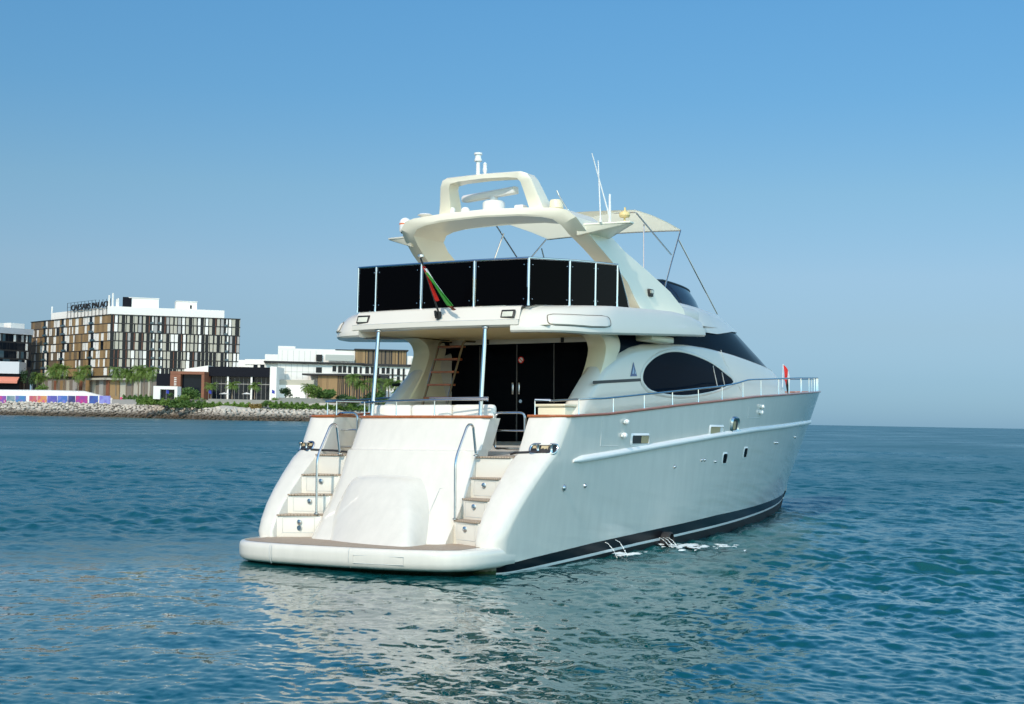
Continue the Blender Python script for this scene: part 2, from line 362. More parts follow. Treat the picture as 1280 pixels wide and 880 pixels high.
def hull_row(zf, vtip, inner=True, r=.34):
    """one waterline of the starboard side: stair wall, stern face, rounded quarter, side, stem"""
    z0 = zf(1.0); ya = y_aft(z0); pts = []
    xo = hull_x(ya + r, z0)
    if inner:
        pts += [(XI - .02, ya + 1.0, z0), (XI - .02, ya + .06, z0), (XI - .01, ya + .02, z0), (XI + .03, ya, z0)]
    else: pts += [(0, ya + .1, z0), (.7, ya + .1, z0), (1.4, ya + .1, z0), (XI + .03, ya, z0)]
    pts += [(XI + .03 + (xo - r - XI - .03) * k / 3, ya, z0) for k in (1, 2, 3)]
    for k in range(1, 9):
        a = k / 8 * math.pi / 2; yy = ya + r - r * math.cos(a)
        pts.append((xo - r + r * math.sin(a), yy, z0))
    ys = ya + r; ye = ytip(vtip); n = 64
    for k in range(1, n + 1):
        t = k / n; s = t if t < .5 else .5 + (1 - (1 - (t - .5) * 2) ** 1.7) * .5
        y = ys + (ye - ys) * s; z = zf(y)
        v = vlev(y, z); x = hb(y, vtip if k == n else v)
        pts.append((0 if k == n else max(x, .0), y, z))
    return pts
zt = lambda y: interp(y, [.2, 1.3, 4.1, 7.4, 11.4, 24], [.09, .16, .28, .37, .46, .52])
zb = lambda y: interp(y, [.2, 1.0, 6.6, 9.4, 16, 24], [-.06, -.02, .14, .19, .26, .31])
zw = lambda y: zb(y) - .055
def mir(rows): return [[(-x, y, z) for x, y, z in r] for r in rows]

hm = MB()
rows = [hull_row(lambda y: zt(y), .25)]
for v in (.28, .4, .55, .7, .85, .97, 1.0, 1.03, 1.2, 1.4, 1.6, 1.8, 1.92, 1.98, 2.0):
    rows.append(hull_row(lambda y, v=v: zlev(max(y, 2.0), v) if v > .3 else max(zlev(max(y, 2.0), v), zt(y) + .02), v))
hm.grid(rows); hm.grid(mir(rows))
# bulwark inner faces and deck
inn = []; deck = []
ylist = list(np.linspace(2.4, 27.6, 50))
for y in ylist:
    zs = zsheer(y); dz = interp(y, [2.4, 6, 10, 16, 28], [.77, .75, .7, .5, .38]); xo = max(hb(y, 1.95) - .13, .02)
    inn.append([(xo, y, zs), (xo - .01, y, zs - dz)]); deck.append([(-xo + .005, y, zs - dz), (0, y, zs - dz + .04), (xo - .005, y, zs - dz)])
hm.grid(inn); hm.grid(mir(inn))
hull = hm.build('hull', hullm, yacht, smooth=50)
dk = MB(); dk.grid(deck); dk.build('deck', [white_paint], hull, smooth=0)

bs = MB()
rz = [hull_row(lambda y: -.7 + .0 * y, -.3, inner=False), hull_row(zw, .13, inner=False), hull_row(zb, .15, inner=False), hull_row(zt, .25, inner=False)]
for k, mi in ((0, 2), (1, 1), (2, 0)):
    bs.grid(rz[k:k + 2], mi); bs.grid(mir(rz[k:k + 2]), mi)
# the stern faces below the stripe stay white: faces aft of the quarter
bo = bs.build('boot_stripe', [boot, rubwhite, antifoul, hullm], hull, smooth=50)
for p in bo.data.polygons:
    cy = p.center.y
    if cy < .62 and abs(p.normal.y) > .6: p.material_index = 3

# rubbing strake
ys = np.linspace(2.75, 27.45, 70)
for sgn in (1, -1):
    rr = MB(); path = []
    for y in ys: path.append((sgn * (hb(y, 1.0) + .01) if y < 27.4 else 0, y, zrub(y)))
    rings = []
    for i, (x, y, z) in enumerate(path):
        e = .35 if i == 0 else 1
        rings.append([(x + sgn * a * e, y, z + b * e) for a, b in ((-.03, .10), (.02, .085), (.055, .045), (.06, 0), (.04, -.04), (-.03, -.06))])
    rr.grid(rings); rr.add(rings[0], [(0, 1, 2, 3, 4, 5)]); rr.build('rubbing_strake', rubwhite, hull, smooth=60)

# varnished cap rail
def ribbon(path, w, h, mbld, mi=0):
    P = [Vector(p) for p in path]; rings = []
    for i, p in enumerate(P):
        t = (P[min(i + 1, len(P) - 1)] - P[max(i - 1, 0)]); t.z = 0; t.normalize(); nrm = Vector((t.y, -t.x, 0))
        rings.append([p + nrm * a + Vector((0, 0, b)) for a, b in ((-w / 2, -h / 2), (w / 2, -h / 2), (w / 2 + .012, 0), (w / 2, h / 2), (-w / 2, h / 2), (-w / 2 - .012, 0))])
    mbld.grid(rings, mi, closed=True)
    mbld.add(rings[0], [tuple(range(6))], mi); mbld.add(rings[-1], [tuple(range(6))], mi)
zc = 2.0
top = hull_row(lambda y: zsheer(max(y, 2.5)), 2.0)
edge = [(x - .05 if x > .06 else x, y + (.05 if i < 12 else 0), z + .022) for i, (x, y, z) in enumerate(top)]
sp = edge[3:]
cr = MB(); full = sp + [(-x, y, z) for x, y, z in sp[::-1][1:]]
ribbon(full, .15, .05, cr)
# quarter tops
for s in (1, -1):
    q = [(s * XI, 2.33), (s * 2.62, 2.33), (s * 2.88, 2.62), (s * 2.9, 3.25), (s * XI, 3.25)]
    cr.prism([(x, y, 2.757) for x, y in q], (0, 0, .045))
cr.build('cap_rail', varnish, hull, smooth=45)

# fittings along the starboard and port side
def on_hull(y, z, s=1, off=0.0): return Vector((s * (hull_x(y, z) + off), y, z))
def hull_patch(poly, s, off, mi, mbld, sub=1):
    mbld.add([on_hull(y, z, s, off) for y, z in poly], [tuple(range(len(poly)))], mi)
def rrect(y0, y1, z0, z1, r, n=4):
    pts = []
    for cy, cz, a0 in ((y1 - r, z1 - r, 0), (y0 + r, z1 - r, 90), (y0 + r, z0 + r, 180), (y1 - r, z0 + r, 270)):
        for k in range(n + 1):
            a = R(a0 + 90 * k / n); pts.append((cy + r * math.cos(a), cz + r * math.sin(a)))
    return pts
gold = mat('brass_backing', (.46, .36, .2), .5)
for s in (1, -1):
    for y0, y1, z0, z1, mi in ((5.45, 6.35, 2.25, 2.42, 1), (10.05, 11.0, 2.46, 2.62, 2)):
        v = MB(); po = rrect(y0 - .06, y1 + .06, z0 - .05, z1 + .05, .07); pi = rrect(y0, y1, z0, z1, .04)
        v.grid([[on_hull(y, z, s, .004) for y, z in po], [on_hull(y, z, s, .03) for y, z in pi], [on_hull(y, z, s, -.0) for y, z in pi]], 0, closed=True)
        hull_patch(rrect(y0, y1, z0, z1, .04), s, .010, mi, v)
        if mi == 1: hull_patch(rrect(y0 + .5, y1 - .01, z0 + .01, z1 - .01, .03), s, .014, 2, v)
        else: hull_patch(rrect(y0 + .72, y1 - .01, z0 + .01, z1 - .01, .03), s, .014, 0, v)
        v.build('air_vent', [rubwhite, black, gold], hull)
    v = MB(); po = rrect(11.55, 12.2, 2.45, 2.88, .16); pi = rrect(11.66, 12.09, 2.53, 2.8, .1)
    v.grid([[on_hull(y, z, s, .004) for y, z in po], [on_hull(y, z, s, .05) for y, z in rrect(11.6, 12.15, 2.49, 2.84, .13)], [on_hull(y, z, s, .015) for y, z in pi]], 0, closed=True)
    hull_patch(pi, s, .017, 1, v); hull_patch(rrect(11.72, 11.92, 2.56, 2.76, .06), s, .022, 2, v)
    v.build('fairlead', [steel, black, gold], hull)
    for yc, zc_ in ((11.42, 1.85), (13.2, 1.97)):
        v = MB(); po = rrect(yc - .22, yc + .22, zc_ - .16, zc_ + .16, .09); pi = rrect(yc - .17, yc + .17, zc_ - .115, zc_ + .115, .07)
        v.grid([[on_hull(y, z, s, .003) for y, z in po], [on_hull(y, z, s, .02) for y, z in pi], [on_hull(y, z, s, .004) for y, z in pi]], 0, closed=True)
        hull_patch(pi, s, .009, 1, v); v.build('porthole', [rubwhite, black_glass], hull)
    for yc, zc_, r in ((5.05, 2.70, .055), (5.0, 2.42, .06), (14.0, 3.16, .055), (14.0, 3.01, .06)):
        v = MB(); p = on_hull(yc, zc_, s)
        v.lathe(p, [(r, 0), (r, s * .05), (r * .75, s * .09), (0.001, s * .10)], axis='x', seg=14)
        v.box(p + Vector((s * .03, 0, 0)), (.05, r * 3.6, .045)); v.build('fender_fitting', [rubwhite], hull)
    for yc, zc_, r in ((2.5, 1.43, .05), (3.4, 1.44, .035), (8.0, 1.72, .03), (9.7, 1.84, .028), (9.9, 1.84, .028), (10.7, 1.79, .03), (16.5, 2.2, .03), (16.8, 2.2, .03), (20, 2.35, .03)):
        v = MB(); p = on_hull(yc, zc_, s)
        v.lathe(p, [(r * 1.3, -.01), (r * 1.3, s * .015), (r, s * .03), (r * .6, s * .045), (0.001, s * .045)], axis='x', seg=12); v.build('skin_fitting', steel, hull)
    # fine seam of the side gate panel
    if s == 1: mat('seam', (.55, .56, .54), .5)
    for pl_ in (((3.93, 2.72), (3.93, 2.21), (4.8, 2.21)), ((12.9, 3.15), (12.9, 2.85), (14.0, 2.88))):
        v = MB(); v.tube([on_hull(*a, s, .001) for a in pl_], .008, seg=5); v.build('panel_seam', bpy.data.materials['seam'], hull)
    # exhaust outlet at the waterline
    v = MB(); p = on_hull(7.76, .12, s, -.1)
    v.lathe(p, [(.16, 0), (.165, s * .3), (.13, s * .32), (.12, s * .1), (0.001, s * .1)], axis='x', seg=16); v.build('exhaust_outlet', [rubber], hull)

# swim platform -----------------------------------------------------------------
half = [(0, -1.0), (.6, -.99), (1.2, -.95), (1.7, -.87), (2.1, -.76), (2.38, -.58), (2.56, -.34), (2.655, -.06), (2.70, .22), (2.722, .5), (2.73, .9)]
con = smooth_path([(x, y, 0) for x, y in half], 4)
con = [(-p.x, p.y) for p in con[::-1][:-1]] + [(p.x, p.y) for p in con]
def inset(con, d):
    out = []
    for i, (x, y) in enumerate(con):
        a = con[max(i - 1, 0)]; b = con[min(i + 1, len(con) - 1)]
        tx, ty = b[0] - a[0], b[1] - a[1]; L = math.hypot(tx, ty); out.append((x - ty / L * d, y + tx / L * d))
    return out
pm = MB()
prof = [(.6, -.05), (.35, .03), (.2, .05), (.08, .075), (.02, .12), (0, .2), (0, .33), (.012, .39), (.04, .42), (.075, .432)]
prow = []
for d, z in prof: prow.append([(x, y, z) for x, y in inset(con, d)])
pm.grid(prow)
last = prow[-1]; n = len(last); pm.grid([last, [(x, .95, .432) for x, y, z in last]])
plat = pm.build('swim_platform', hullm, yacht, smooth=60)
tk = MB()
l2 = inset(con, .10); tk.grid([[(x, y, .437) for x, y in l2 if abs(x) < 2.36], [(x, .7, .437) for x, y in l2 if abs(x) < 2.36]])
tk.build('teak_deck', teak, plat, smooth=0)
sm = MB()
for x0, x1, z0, z1 in ((.5, 1.5, .17, .31),):
    ring = [(x, -1.004 + .038 * x ** 2 - .004, z) for x, z in ((x0, z1), (x1, z1), (x1, z0), (x0, z0))]
    sm.tube(ring, .006, seg=5, closed=True)
sm.build('hatch_seam', bpy.data.materials['seam'], plat)
for x in (-1.35, .4): sm = MB(); sm.tube([(x, -.96, .428), (x, -1.0, .37), (x, -1.0, .3), (x, -1.0, .19), (x, -.93, .075)], .006, seg=5); sm.build('panel_seam', bpy.data.materials['seam'], plat)

# transom block between the stairs ------------------------------------------------
tm = MB()
TP = ([.3, .5, .86, 1.21, 1.62, 2.03, 2.10, 2.15, 2.2, 2.8], [.38, .52, .84, 1.13, 1.42, 1.62, 1.66, 1.68, 1.72, 2.06])
rows = []
HX = 1.5
for z in (.3, .48, .6, .86, 1.05, 1.21, 1.4, 1.62, 1.85, 2.03, 2.10, 2.12, 2.14, 2.17, 2.2, 2.4, 2.6, 2.75):
    y = interp(z, *TP) - (.09 if z < 2.13 else 0); row = [(-HX, y + (.5 if z > 2 else 1.3), z)]; pts = []
    for k in range(0, 25):
        x = -HX + 2 * HX * k / 24; e = max(0, (abs(x) - (HX - .12)) / .12)
        pts.append((x, y - .22 * (1 - (x / HX) ** 2) + .10 * (1 - math.sqrt(max(0, 1 - e * e))), z))
    rows.append(row + [(-HX, pts[0][1] + .02, z)] + pts + [(HX, pts[-1][1] + .02, z)] + [(HX, y + (.5 if z > 2 else 1.3), z)])
tm.grid(rows); tm.add(rows[-1], [tuple(range(len(rows[-1])))])
transom = tm.build('transom', hullm, yacht, smooth=40)
cp = MB(); tr = rows[-1][1:-1]; ribbon([(x, y + .055, 2.775) for x, y, z in tr[1:-1]], .15, .05, cp); cp.build('cap_rail', varnish, transom, smooth=45)
gm = MB()
def ty(x, z): return interp(z, *TP) - .09 - .22 * (1 - (x / HX) ** 2)
top_ = [(-1.06, 1.06, 1.44), (-.96, 1.0, 1.53), (-.5, .88, 1.57), (0, .80, 1.565), (.42, .76, 1.53), (.56, .80, 1.43)]
mid_ = [(-1.17, .80, 1.0), (-1.08, .72, 1.02), (-.5, .45, 1.03), (.1, .29, 1.03), (.78, .20, 1.02), (.93, .24, .98)]
bot_ = [(-1.28, .5, .42), (-1.18, .40, .42), (-.6, .05, .42), (.2, -.24, .42), (1.10, -.42, .42), (1.27, -.34, .42)]
rim_ = [(-1.12, 1.22, 1.50), (-1.0, 1.18, 1.60), (-.5, 1.08, 1.65), (.05, 1.05, 1.66), (.5, 1.08, 1.63), (.72, 1.16, 1.52)]
gm.grid([rim_, top_, mid_, bot_])
gm.grid([[rim_[-1], (1.02, .86, 1.02), (1.2, .42, .42)], [top_[-1], mid_[-1], bot_[-1]]]); gm.grid([[rim_[0], (-1.26, .98, 1.0), (-1.38, .7, .42)], [top_[0], mid_[0], bot_[0]]])
go_ = gm.build('garage_door', hullm, transom, smooth=180); sm_mod = go_.modifiers.new('smooth', 'SUBSURF'); sm_mod.levels = 3; sm_mod.render_levels = 3; sm_mod.boundary_smooth = 'PRESERVE_CORNERS'
hs = MB()
loop = [(1.02, 1.42), (1.32, 1.45), (1.30, .98), (1.0, .96)]
hs.tube([(x, ty(x, z) + (.03 if x > 1.25 else .0) - .002, z) for x, z in loop], .007, seg=5, closed=True)
hs.build('hatch_seam', bpy.data.materials['seam'], transom)
hs = MB(); hs.tube([(-1.36, ty(-1.36, 1.52) + .02, 1.52), (-1.0, ty(-1.0, 1.54), 1.54)], .006, seg=5); hs.build('hatch_seam', bpy.data.materials['seam'], transom); hs = MB(); hs.tube([(-1.33, ty(-1.33, 1.0) + .02, 1.0), (-1.2, ty(-1.2, 1.0), 1.0)], .006, seg=5)
hs.build('hatch_seam', bpy.data.materials['seam'], transom)

# stairs on both sides
sz = [.87, 1.25, 1.63]; fi = [.78, 1.08, 1.38]; fo = [.38, .72, 1.16]
for s in (1, -1):
    z0 = .47
    for k in range(4):
        z1 = (sz + [2.02])[k]; yi = (fi + [1.58])[k]; yo = (fo + [1.62])[k]
        st = MB(); poly = [(s * 1.495, yi, z0 - .3), (s * 2.26, yo, z0 - .3), (s * 2.26, 2.9 if k == 3 else 2.4, z0 - .3), (s * 1.495, 2.9 if k == 3 else 2.4, z0 - .3)]
        st.prism(poly, (0, 0, z1 - z0 + .3 - .03)); so = st.build('step', gel, transom, bevel=.012)
        tr_ = MB(); tr_.prism([(s * 1.51, yi - .035, z1 - .028), (s * 2.24, yo - .035, z1 - .028), (s * 2.24, yo + .5, z1 - .028), (s * 1.51, yi + .5, z1 - .028)] if k < 3 else
                              [(s * 1.51, yi - .035, z1 - .028), (s * 2.24, yo - .035, z1 - .028), (s * 2.24, 2.6, z1 - .028), (s * 1.51, 2.6, z1 - .028)], (0, 0, .03))
        tr_.build('tread', teak, so, bevel=.008)
        if k < 3:
            kn = MB(); mx_, my_ = s * 1.86, (yi + yo) / 2 - .004
            kn.lathe((mx_, my_, (z0 + z1) / 2 + .05), [(.05, .01), (.05, -.015), (.035, -.022), (0.001, -.022)], axis='y', seg=12)
            if s == -1 and k == 0: kn.lathe((mx_, my_, (z0 + z1) / 2 - .06), [(.05, .01), (.05, -.012), (.001, -.012)], axis='y', seg=12)
            kn.build('drawer_latch', steel, so)
            dr = MB(); ins = .09; dirx = s * (2.26 - 1.495); 
            f = lambda t: (s * 1.495 + dirx * t, yi + (yo - yi) * t - .003)
            dr.tube([(*f(.14), z0 + .05), (*f(.86), z0 + .05), (*f(.86), z1 - .06), (*f(.14), z1 - .06)], .005, seg=5, closed=True); dr.build('drawer_seam', bpy.data.materials['seam'], so)
        z0 = z1
# chrome handrails beside each stair
for s in (1, -1):
    h = MB()
    P = [(s * 1.56, .72, .9), (s * 1.56, .72, 1.97), (s * 1.56, 1.17, 2.62), (s * 1.56, 1.36, 2.62), (s * 1.56, 1.47, 2.08)]
    h.tube(fillet(P, .16, 6), .024, seg=10)
    h.lathe((s * 1.56, .72, .88), [(.05, 0), (.05, .015), (.026, .03)], seg=12); h.lathe((s * 1.56, 1.475, 2.03), [(.05, 0), (.05, .015), (.026, .03)], seg=12)
    h.build('handrail', steel, transom)
    g = MB(); gx0, gx1 = (1.40, 2.06) if s == 1 else (-2.36, -1.85)
    g.tube(fillet([(gx0, 2.5, 2.2), (gx0, 2.5, 2.86), (gx1, 2.5, 2.86), (gx1, 2.5, 2.16), (gx0, 2.5, 2.16), (gx0, 2.5, 2.3)], .12, 5), .024, seg=8)
    g.tube([(gx0, 2.5, 2.51), (gx1, 2.5, 2.51)], .016, seg=8); g.build('gate', steel, transom)

# mooring fairleads let into the quarters
def quarter(u, z, off, s):
    """point u metres outboard of the stair wall on the rounded quarter"""
    ya = y_aft(z); r = .34; xo = hull_x(ya + r, z); fl_ = xo - r - XI
    if u < fl_: return (s * (XI + u), ya - off, z)
    a = min((u - fl_) / r, 1.7); return (s * (xo - r + (r + off) * math.sin(a)), ya + r - (r + off) * math.cos(a), z)
for s in (1, -1):
    zc_ = 2.17
    fl = MB(); fl.tube([quarter(.50 + du, zz, .012, s) for du, zz in rrect(-.27, .27, zc_ - .09, zc_ + .09, .08)], .024, closed=True, seg=8); fl.build('fairlead', steel, hull)
    b_ = MB(); b_.grid([[quarter(.24 + .52 * k / 8, z, .006, s) for k in range(9)] for z in (zc_ - .075, zc_ + .075)], 0)
    for u in (.40, .64): p_ = quarter(u, zc_, .02, s); b_.lathe(p_, [(.045, -.08), (.028, -.03), (.028, .03), (.045, .08)], 1, seg=10)
    for u0, u1 in ((.28, .36), (.45, .58)): b_.grid([[quarter(u, z, .012, s) for u in (u0, (u0 + u1) / 2, u1)] for z in (zc_ - .03, zc_ + .06)], 2)
    b_.build('mooring_cleat', [black, steel, gold], hull)
    rp = MB(); rp.tube([quarter(.45, zc_ - .05, .03, s), quarter(.25, zc_ - .06, .03, s), quarter(.02, zc_ - .07, .04, s), (s * 2.1, y_aft(2.1) + .18, 2.09), (s * 1.9, y_aft(2.1) + .4, 2.06)], .022, seg=7)
    rp.build('mooring_line', ropem, hull)

# stern and side rails
def rail(path, posts, parent, r=.021, name='guard_rail', drop=None):
    o = MB().tube(path, r, seg=8).build(name, steel, parent)
    for x, y, z, zb_ in posts:
        m = MB(); m.tube([(x, y, zb_), (x, y, zb_ + .05), (x, y, z)], [.028, .013, .012], seg=8); m.build('stanchion', steel, o)
    return o
px = [-1.4, -.55, .35, 1.32]
rail([(-1.5, 2.13, 3.06), (-.75, 1.98, 3.09), (0, 1.93, 3.10), (.75, 1.98, 3.11), (1.46, 2.13, 3.11)], [(x, 2.12 - .18 * (1 - (x / 1.5) ** 2), 3.08, 2.79) for x in px], transom)
rail([(.2, 2.0, 3.14), (1.44, 2.16, 3.15)], [(.3, 2.03, 3.14, 3.08), (1.4, 2.16, 3.14, 3.08)], transom, r=.014)
RZ = ([2.4, 8, 10.7, 11.9, 12.9, 14, 28], [.31, .32, .34, .37, .44, .44, .46])
for s in (1, -1):
    ed = [(s * (x - .02 if x > .06 else x), y, z) for x, y, z in edge]
    Ps = [Vector(p) for p in ed if p[1] > 2.9]
    start = [Vector((s * 2.32, 2.42, 2.79)), Vector((s * 2.62, 2.46, 2.79))]
    pl = start + Ps
    tops = [(p.x if i < len(pl) - 1 else 0, p.y, p.z + interp(p.y, *RZ)) for i, p in enumerate(pl)]
    posts = []; dist = 0; last_ = None
    acc = 0
    for i in range(len(pl)):
        if i: acc += (pl[i] - pl[i - 1]).length
        y = pl[i].y; gap = 1.28 if y < 22 else .62
        if last_ is None or acc - last_ >= gap:
            if i == 0 or y > 2.9: posts.append((tops[i][0], tops[i][1], tops[i][2], pl[i].z)); last_ = acc
    rail(tops, posts, hull)

# cockpit: sole, sofa, saloon bulkhead with doors
cs = MB(); cs.box((0, 4.5, 1.96), (4.6, 4.3, .06)); cs.build('cockpit_sole', teak, yacht)
so = MB()
sb = MB(); sb.box((-.4, 3.0, 2.16), (2.1, .66, .38)); sbo = sb.build('sofa', gel, yacht, bevel=.02)
for k in range(3): so = MB(); so.box((-1.0 + k * .96, 2.52, 2.80), (.95, .20, .44)); so.build('back_cushion', fabric, sbo, bevel=.08, seg=4)
for k in range(2): so = MB(); so.box((-.92 + k * 1.02, 3.0, 2.43), (1.0, .62, .16)); so.build('seat_cushion', fabric, sbo, bevel=.06, seg=4)
for cx, w in ((-.55, 1.2), ):
    ct = MB(); ct.box((-1.0, 4.4, 3.02), (1.5, .7, .05)); ct.box((-1.0, 4.4, 2.5), (.5, .3, 1.0)); ct.build('cockpit_table', cream, yacht, bevel=.02)
cl = MB(); cl.box((2.02, 4.1, 2.5), (.62, .8, .98)); cl.box((2.0, 4.1, 3.02), (.7, .88, .06)); cl.build('cockpit_locker', cream, yacht, bevel=.03)
bk = MB(); bk.box((-.1, 6.62, 3.25), (4.3, .1, 2.5)); bk.build('saloon_bulkhead', black, yacht)
hd = MB(); hd.box((-.2, 6.5, 4.53), (3.7, .06, .12)); hd.build('door_header', gel, yacht, bevel=.01)
hd = MB(); hd.box((-1.0, 6.44, 4.53), (.06, .04, .12)); hd.box((.9, 6.44, 4.53), (.06, .04, .12)); hd.build('header_bracket', black, yacht)
for x0, x1 in ((-2.05, -1.22), (-1.22, -.26), (-.26, .68), (.68, 1.58)):
    d = MB(); d.box(((x0 + x1) / 2, 6.52, 3.23), (x1 - x0 - .02, .05, 2.46)); dobj = d.build('sliding_door', black_glass, yacht)
    f_ = MB(); f_.box((x1 - .006, 6.49, 3.23), (.018, .03, 2.44)); f_.build('door_frame', mat('dark_frame', (.12, .12, .12), .4) if x0 < -2 else bpy.data.materials['dark_frame'], dobj)
    if x1 == -.26 or x0 == -.26:
        hx = x1 - .09 if x1 == -.26 else x0 + .07
        hdl = MB(); hdl.box((hx, 6.46, 3.46), (.05, .05, .27)); hdl.build('door_handle', steel, dobj, bevel=.015)
        if x0 == -.26:
            hdl = MB(); hdl.lathe((x0 + .1, 6.485, 3.17), [(.04, .01), (.04, -.02), (.001, -.02)], axis='y', seg=10); hdl.build('door_lock', steel, dobj)
            sg = MB(); sg.lathe((x0 + .1, 6.488, 4.10), [(.075, 0), (.075, -.006), (.055, -.007)], 0, axis='y', seg=20); sg.lathe((x0 + .1, 6.488, 4.10), [(.055, -.007), (.001, -.0075)], 1, axis='y', seg=20)
            sg.box((x0 + .1, 6.479, 4.10), (.12, .004, .018), 0, rot=Matrix.Rotation(R(45), 3, 'Y')); sg.build('no_smoking_sticker', [red_m, white_m], dobj)
# cream pillar on each side of the doors
for s in (1, -1):
    pmb = MB(); A_ = smooth_path([(0, y, z) for y, z in ((4.75, 3.2), (5.25, 3.75), (5.48, 4.15), (5.46, 4.35), (5.3, 4.48), (5.0, 4.56))], 5); B_ = smooth_path([(0, y, z) for y, z in ((6.1, 4.56), (6.22, 4.42), (6.2, 4.25), (6.0, 4.0), (6.1, 3.6), (6.3, 3.2))], 5)
    pmb.prism([(s * 1.98, p.y, p.z) for p in A_ + B_], (s * .42, 0, 0)); pmb.build('door_pillar', cream, yacht, bevel=.05, seg=3)

# boarding ladder up to the flybridge
lad = MB()
for x in (-1.75, -1.13): lad.tube(fillet([(x, 4.80, 2.0), (x, 4.80, 2.95), (x, 5.58, 4.50), (x, 6.08, 4.52)], .1, 4), .027, seg=8)
ladder = lad.build('ladder', steel, yacht)
for k in range(8):
    z = 2.36 + k * .288; y = interp(z, [2.95, 4.50], [4.86, 5.64]) if z > 2.9 else 4.86
    t = MB(); t.box((-1.44, y, z), (.60, .24, .045)); t.build('tread', varnish, ladder, bevel=.008)
    if k < 7: pass

# flybridge: slab with overhang, thick rounded side wings -------------------------
def sw(con, prof, zshift=None):
    rows = []
    for d, z in prof:
        ic = inset(con, d)
        if zshift and z > 4.5 and d < .5: ic = [inset(con, d * wscale(c_[1], z))[i] for i, c_ in enumerate(con)]
        rows.append([(x, y, z + (zshift(cy_, z) if zshift else 0)) for (x, y), (cx_, cy_) in zip(ic, con)])
    return rows
fm = MB()
aft = [(-1.95, 2.42, 0), (-1.4, 2.33, 0), (-.7, 2.25, 0), (0, 2.22, 0), (.7, 2.25, 0), (1.4, 2.33, 0), (1.95, 2.42, 0)]
ac = [(p.x, p.y) for p in smooth_path(aft, 4)]
prof_a = [(.25, 4.53), (.08, 4.53), (.03, 4.545), (0, 4.57), (.0, 4.66), (.015, 4.672), (.03, 4.672), (.05, 4.685), (.16, 4.90), (.20, 4.94), (.27, 4.96), (.6, 4.96)]
fm.grid(sw(ac, prof_a))
und = MB()
und.grid([[(-2.5, 2.6, 4.56), (0, 2.42, 4.53), (2.5, 2.6, 4.56)], [(-2.6, 4.5, 4.58), (0, 4.5, 4.55), (2.6, 4.5, 4.58)], [(-2.6, 6.6, 4.60), (0, 6.6, 4.57), (2.6, 6.6, 4.60)]])
wing_h = [(1.78, 2.40), (2.1, 2.47), (2.4, 2.62), (2.66, 2.88), (2.84, 3.2), (2.95, 3.6), (3.01, 4.1), (3.03, 5.0), (3.02, 6.2), (3.0, 7.4), (2.97, 8.6), (2.92, 9.6), (2.88, 10.1)]
wc = [(p.x, p.y) for p in smooth_path([(x, y, 0) for x, y in wing_h], 4)]
wprof = [(.52, 4.47), (.35, 4.43), (.12, 4.415), (.03, 4.425), (0, 4.46), (.0, 4.52), (.012, 4.57), (.03, 4.62), (.06, 4.70), (.11, 4.80), (.17, 4.90), (.25, 4.97), (.34, 5.01), (.52, 5.02)]
def wscale(y, z): return interp(y, [2.4, 3.3, 4.6], [1.25, 1.2, .38]) if .55 > z - 4.5 > 0 else 1.0
def wshift(y, z):
    b = .052 * max(0, y - 3.6)
    return b if z < 4.7 else -.065 * interp(y, [2.4, 3.6], [1, 0]) * min(1, (z - 4.7) / .25) + b * interp(y, [3, 8, 9.2, 10.1], [1, .85, .6, .3])
wrows = sw(wc, wprof, wshift)
for s in (1, -1):
    rw = wrows if s == 1 else mir(wrows)
    fm.grid(rw); fm.add([r[0] for r in rw], [tuple(range(len(rw)))]); fm.add([r[-1] for r in rw], [tuple(range(len(rw)))])
# flybridge deck
fm.grid([[(-1.75, 2.72, 4.93), (1.75, 2.72, 4.93)], [(-2.3, 3.6, 4.95), (2.3, 3.6, 4.95)], [(-2.55, 6, 5.0), (2.55, 6, 5.0)], [(-2.5, 12, 5.1), (2.5, 12, 5.1)]])
fly = fm.build('flybridge', gel, yacht, smooth=40)
und.build('overhang_ceiling', ceiling_m, fly)
seam = MB(); seam.tube([(x, y - .004, 4.668) for x, y in inset(ac, .008)], .006, seg=5); seam.build('panel_seam', bpy.data.materials['seam'], fly)
# oblong locker let into each wing
def wing_pt(u, w, off):
    """u along the wing contour (index), w along the profile height"""
    i = min(int(u), len(wc) - 2); f = u - i; zs = [p[1] for p in wprof[4:12]]; ds = [p[0] for p in wprof[4:12]]
    d = interp(w, zs, ds) * wscale(wc[i][1], w); a = inset(wc, d - off); x = a[i][0] * (1 - f) + a[i + 1][0] * f; y = a[i][1] * (1 - f) + a[i + 1][1] * f
    cy_ = wc[i][1] * (1 - f) + wc[i + 1][1] * f
    return (x, y, w + wshift(cy_, w) * (1 if w < 4.7 else 1))
for s in (1, -1):
    lk = MB(); u0, u1 = 9.0, 25.6; w0, w1 = 4.56, 4.80; NU, NW = 28, 10; rows = []; border = []
    for b in range(NW + 1):
        w = w0 + (w1 - w0) * b / NW; e = (2 * b / NW - 1); sh = 1.5 * (1 - math.sqrt(max(0, 1 - e ** 4)))
        row = [wing_pt(u0 + sh + (u1 - u0 - 2 * sh) * a / NU, w, (.045 if 0 < b < NW and 0 < a < NU else .004)) for a in range(NU + 1)]
        rows.append(row if s == 1 else [(-x, y, z) for x, y, z in row])
    lk.grid(rows); lko = lk.build('wing_locker', gel, fly, smooth=60)
    border = rows[0] + [r[-1] for r in rows[1:-1]] + rows[-1][::-1] + [r[0] for r in rows[-2:0:-1]]
    gp_ = MB(); gp_.tube(border, .011, seg=6, closed=True); gp_.build('locker_edge_shadow', shadow_gap, lko, smooth=60)  # dark tube drawn as the thin shadow round the locker edge
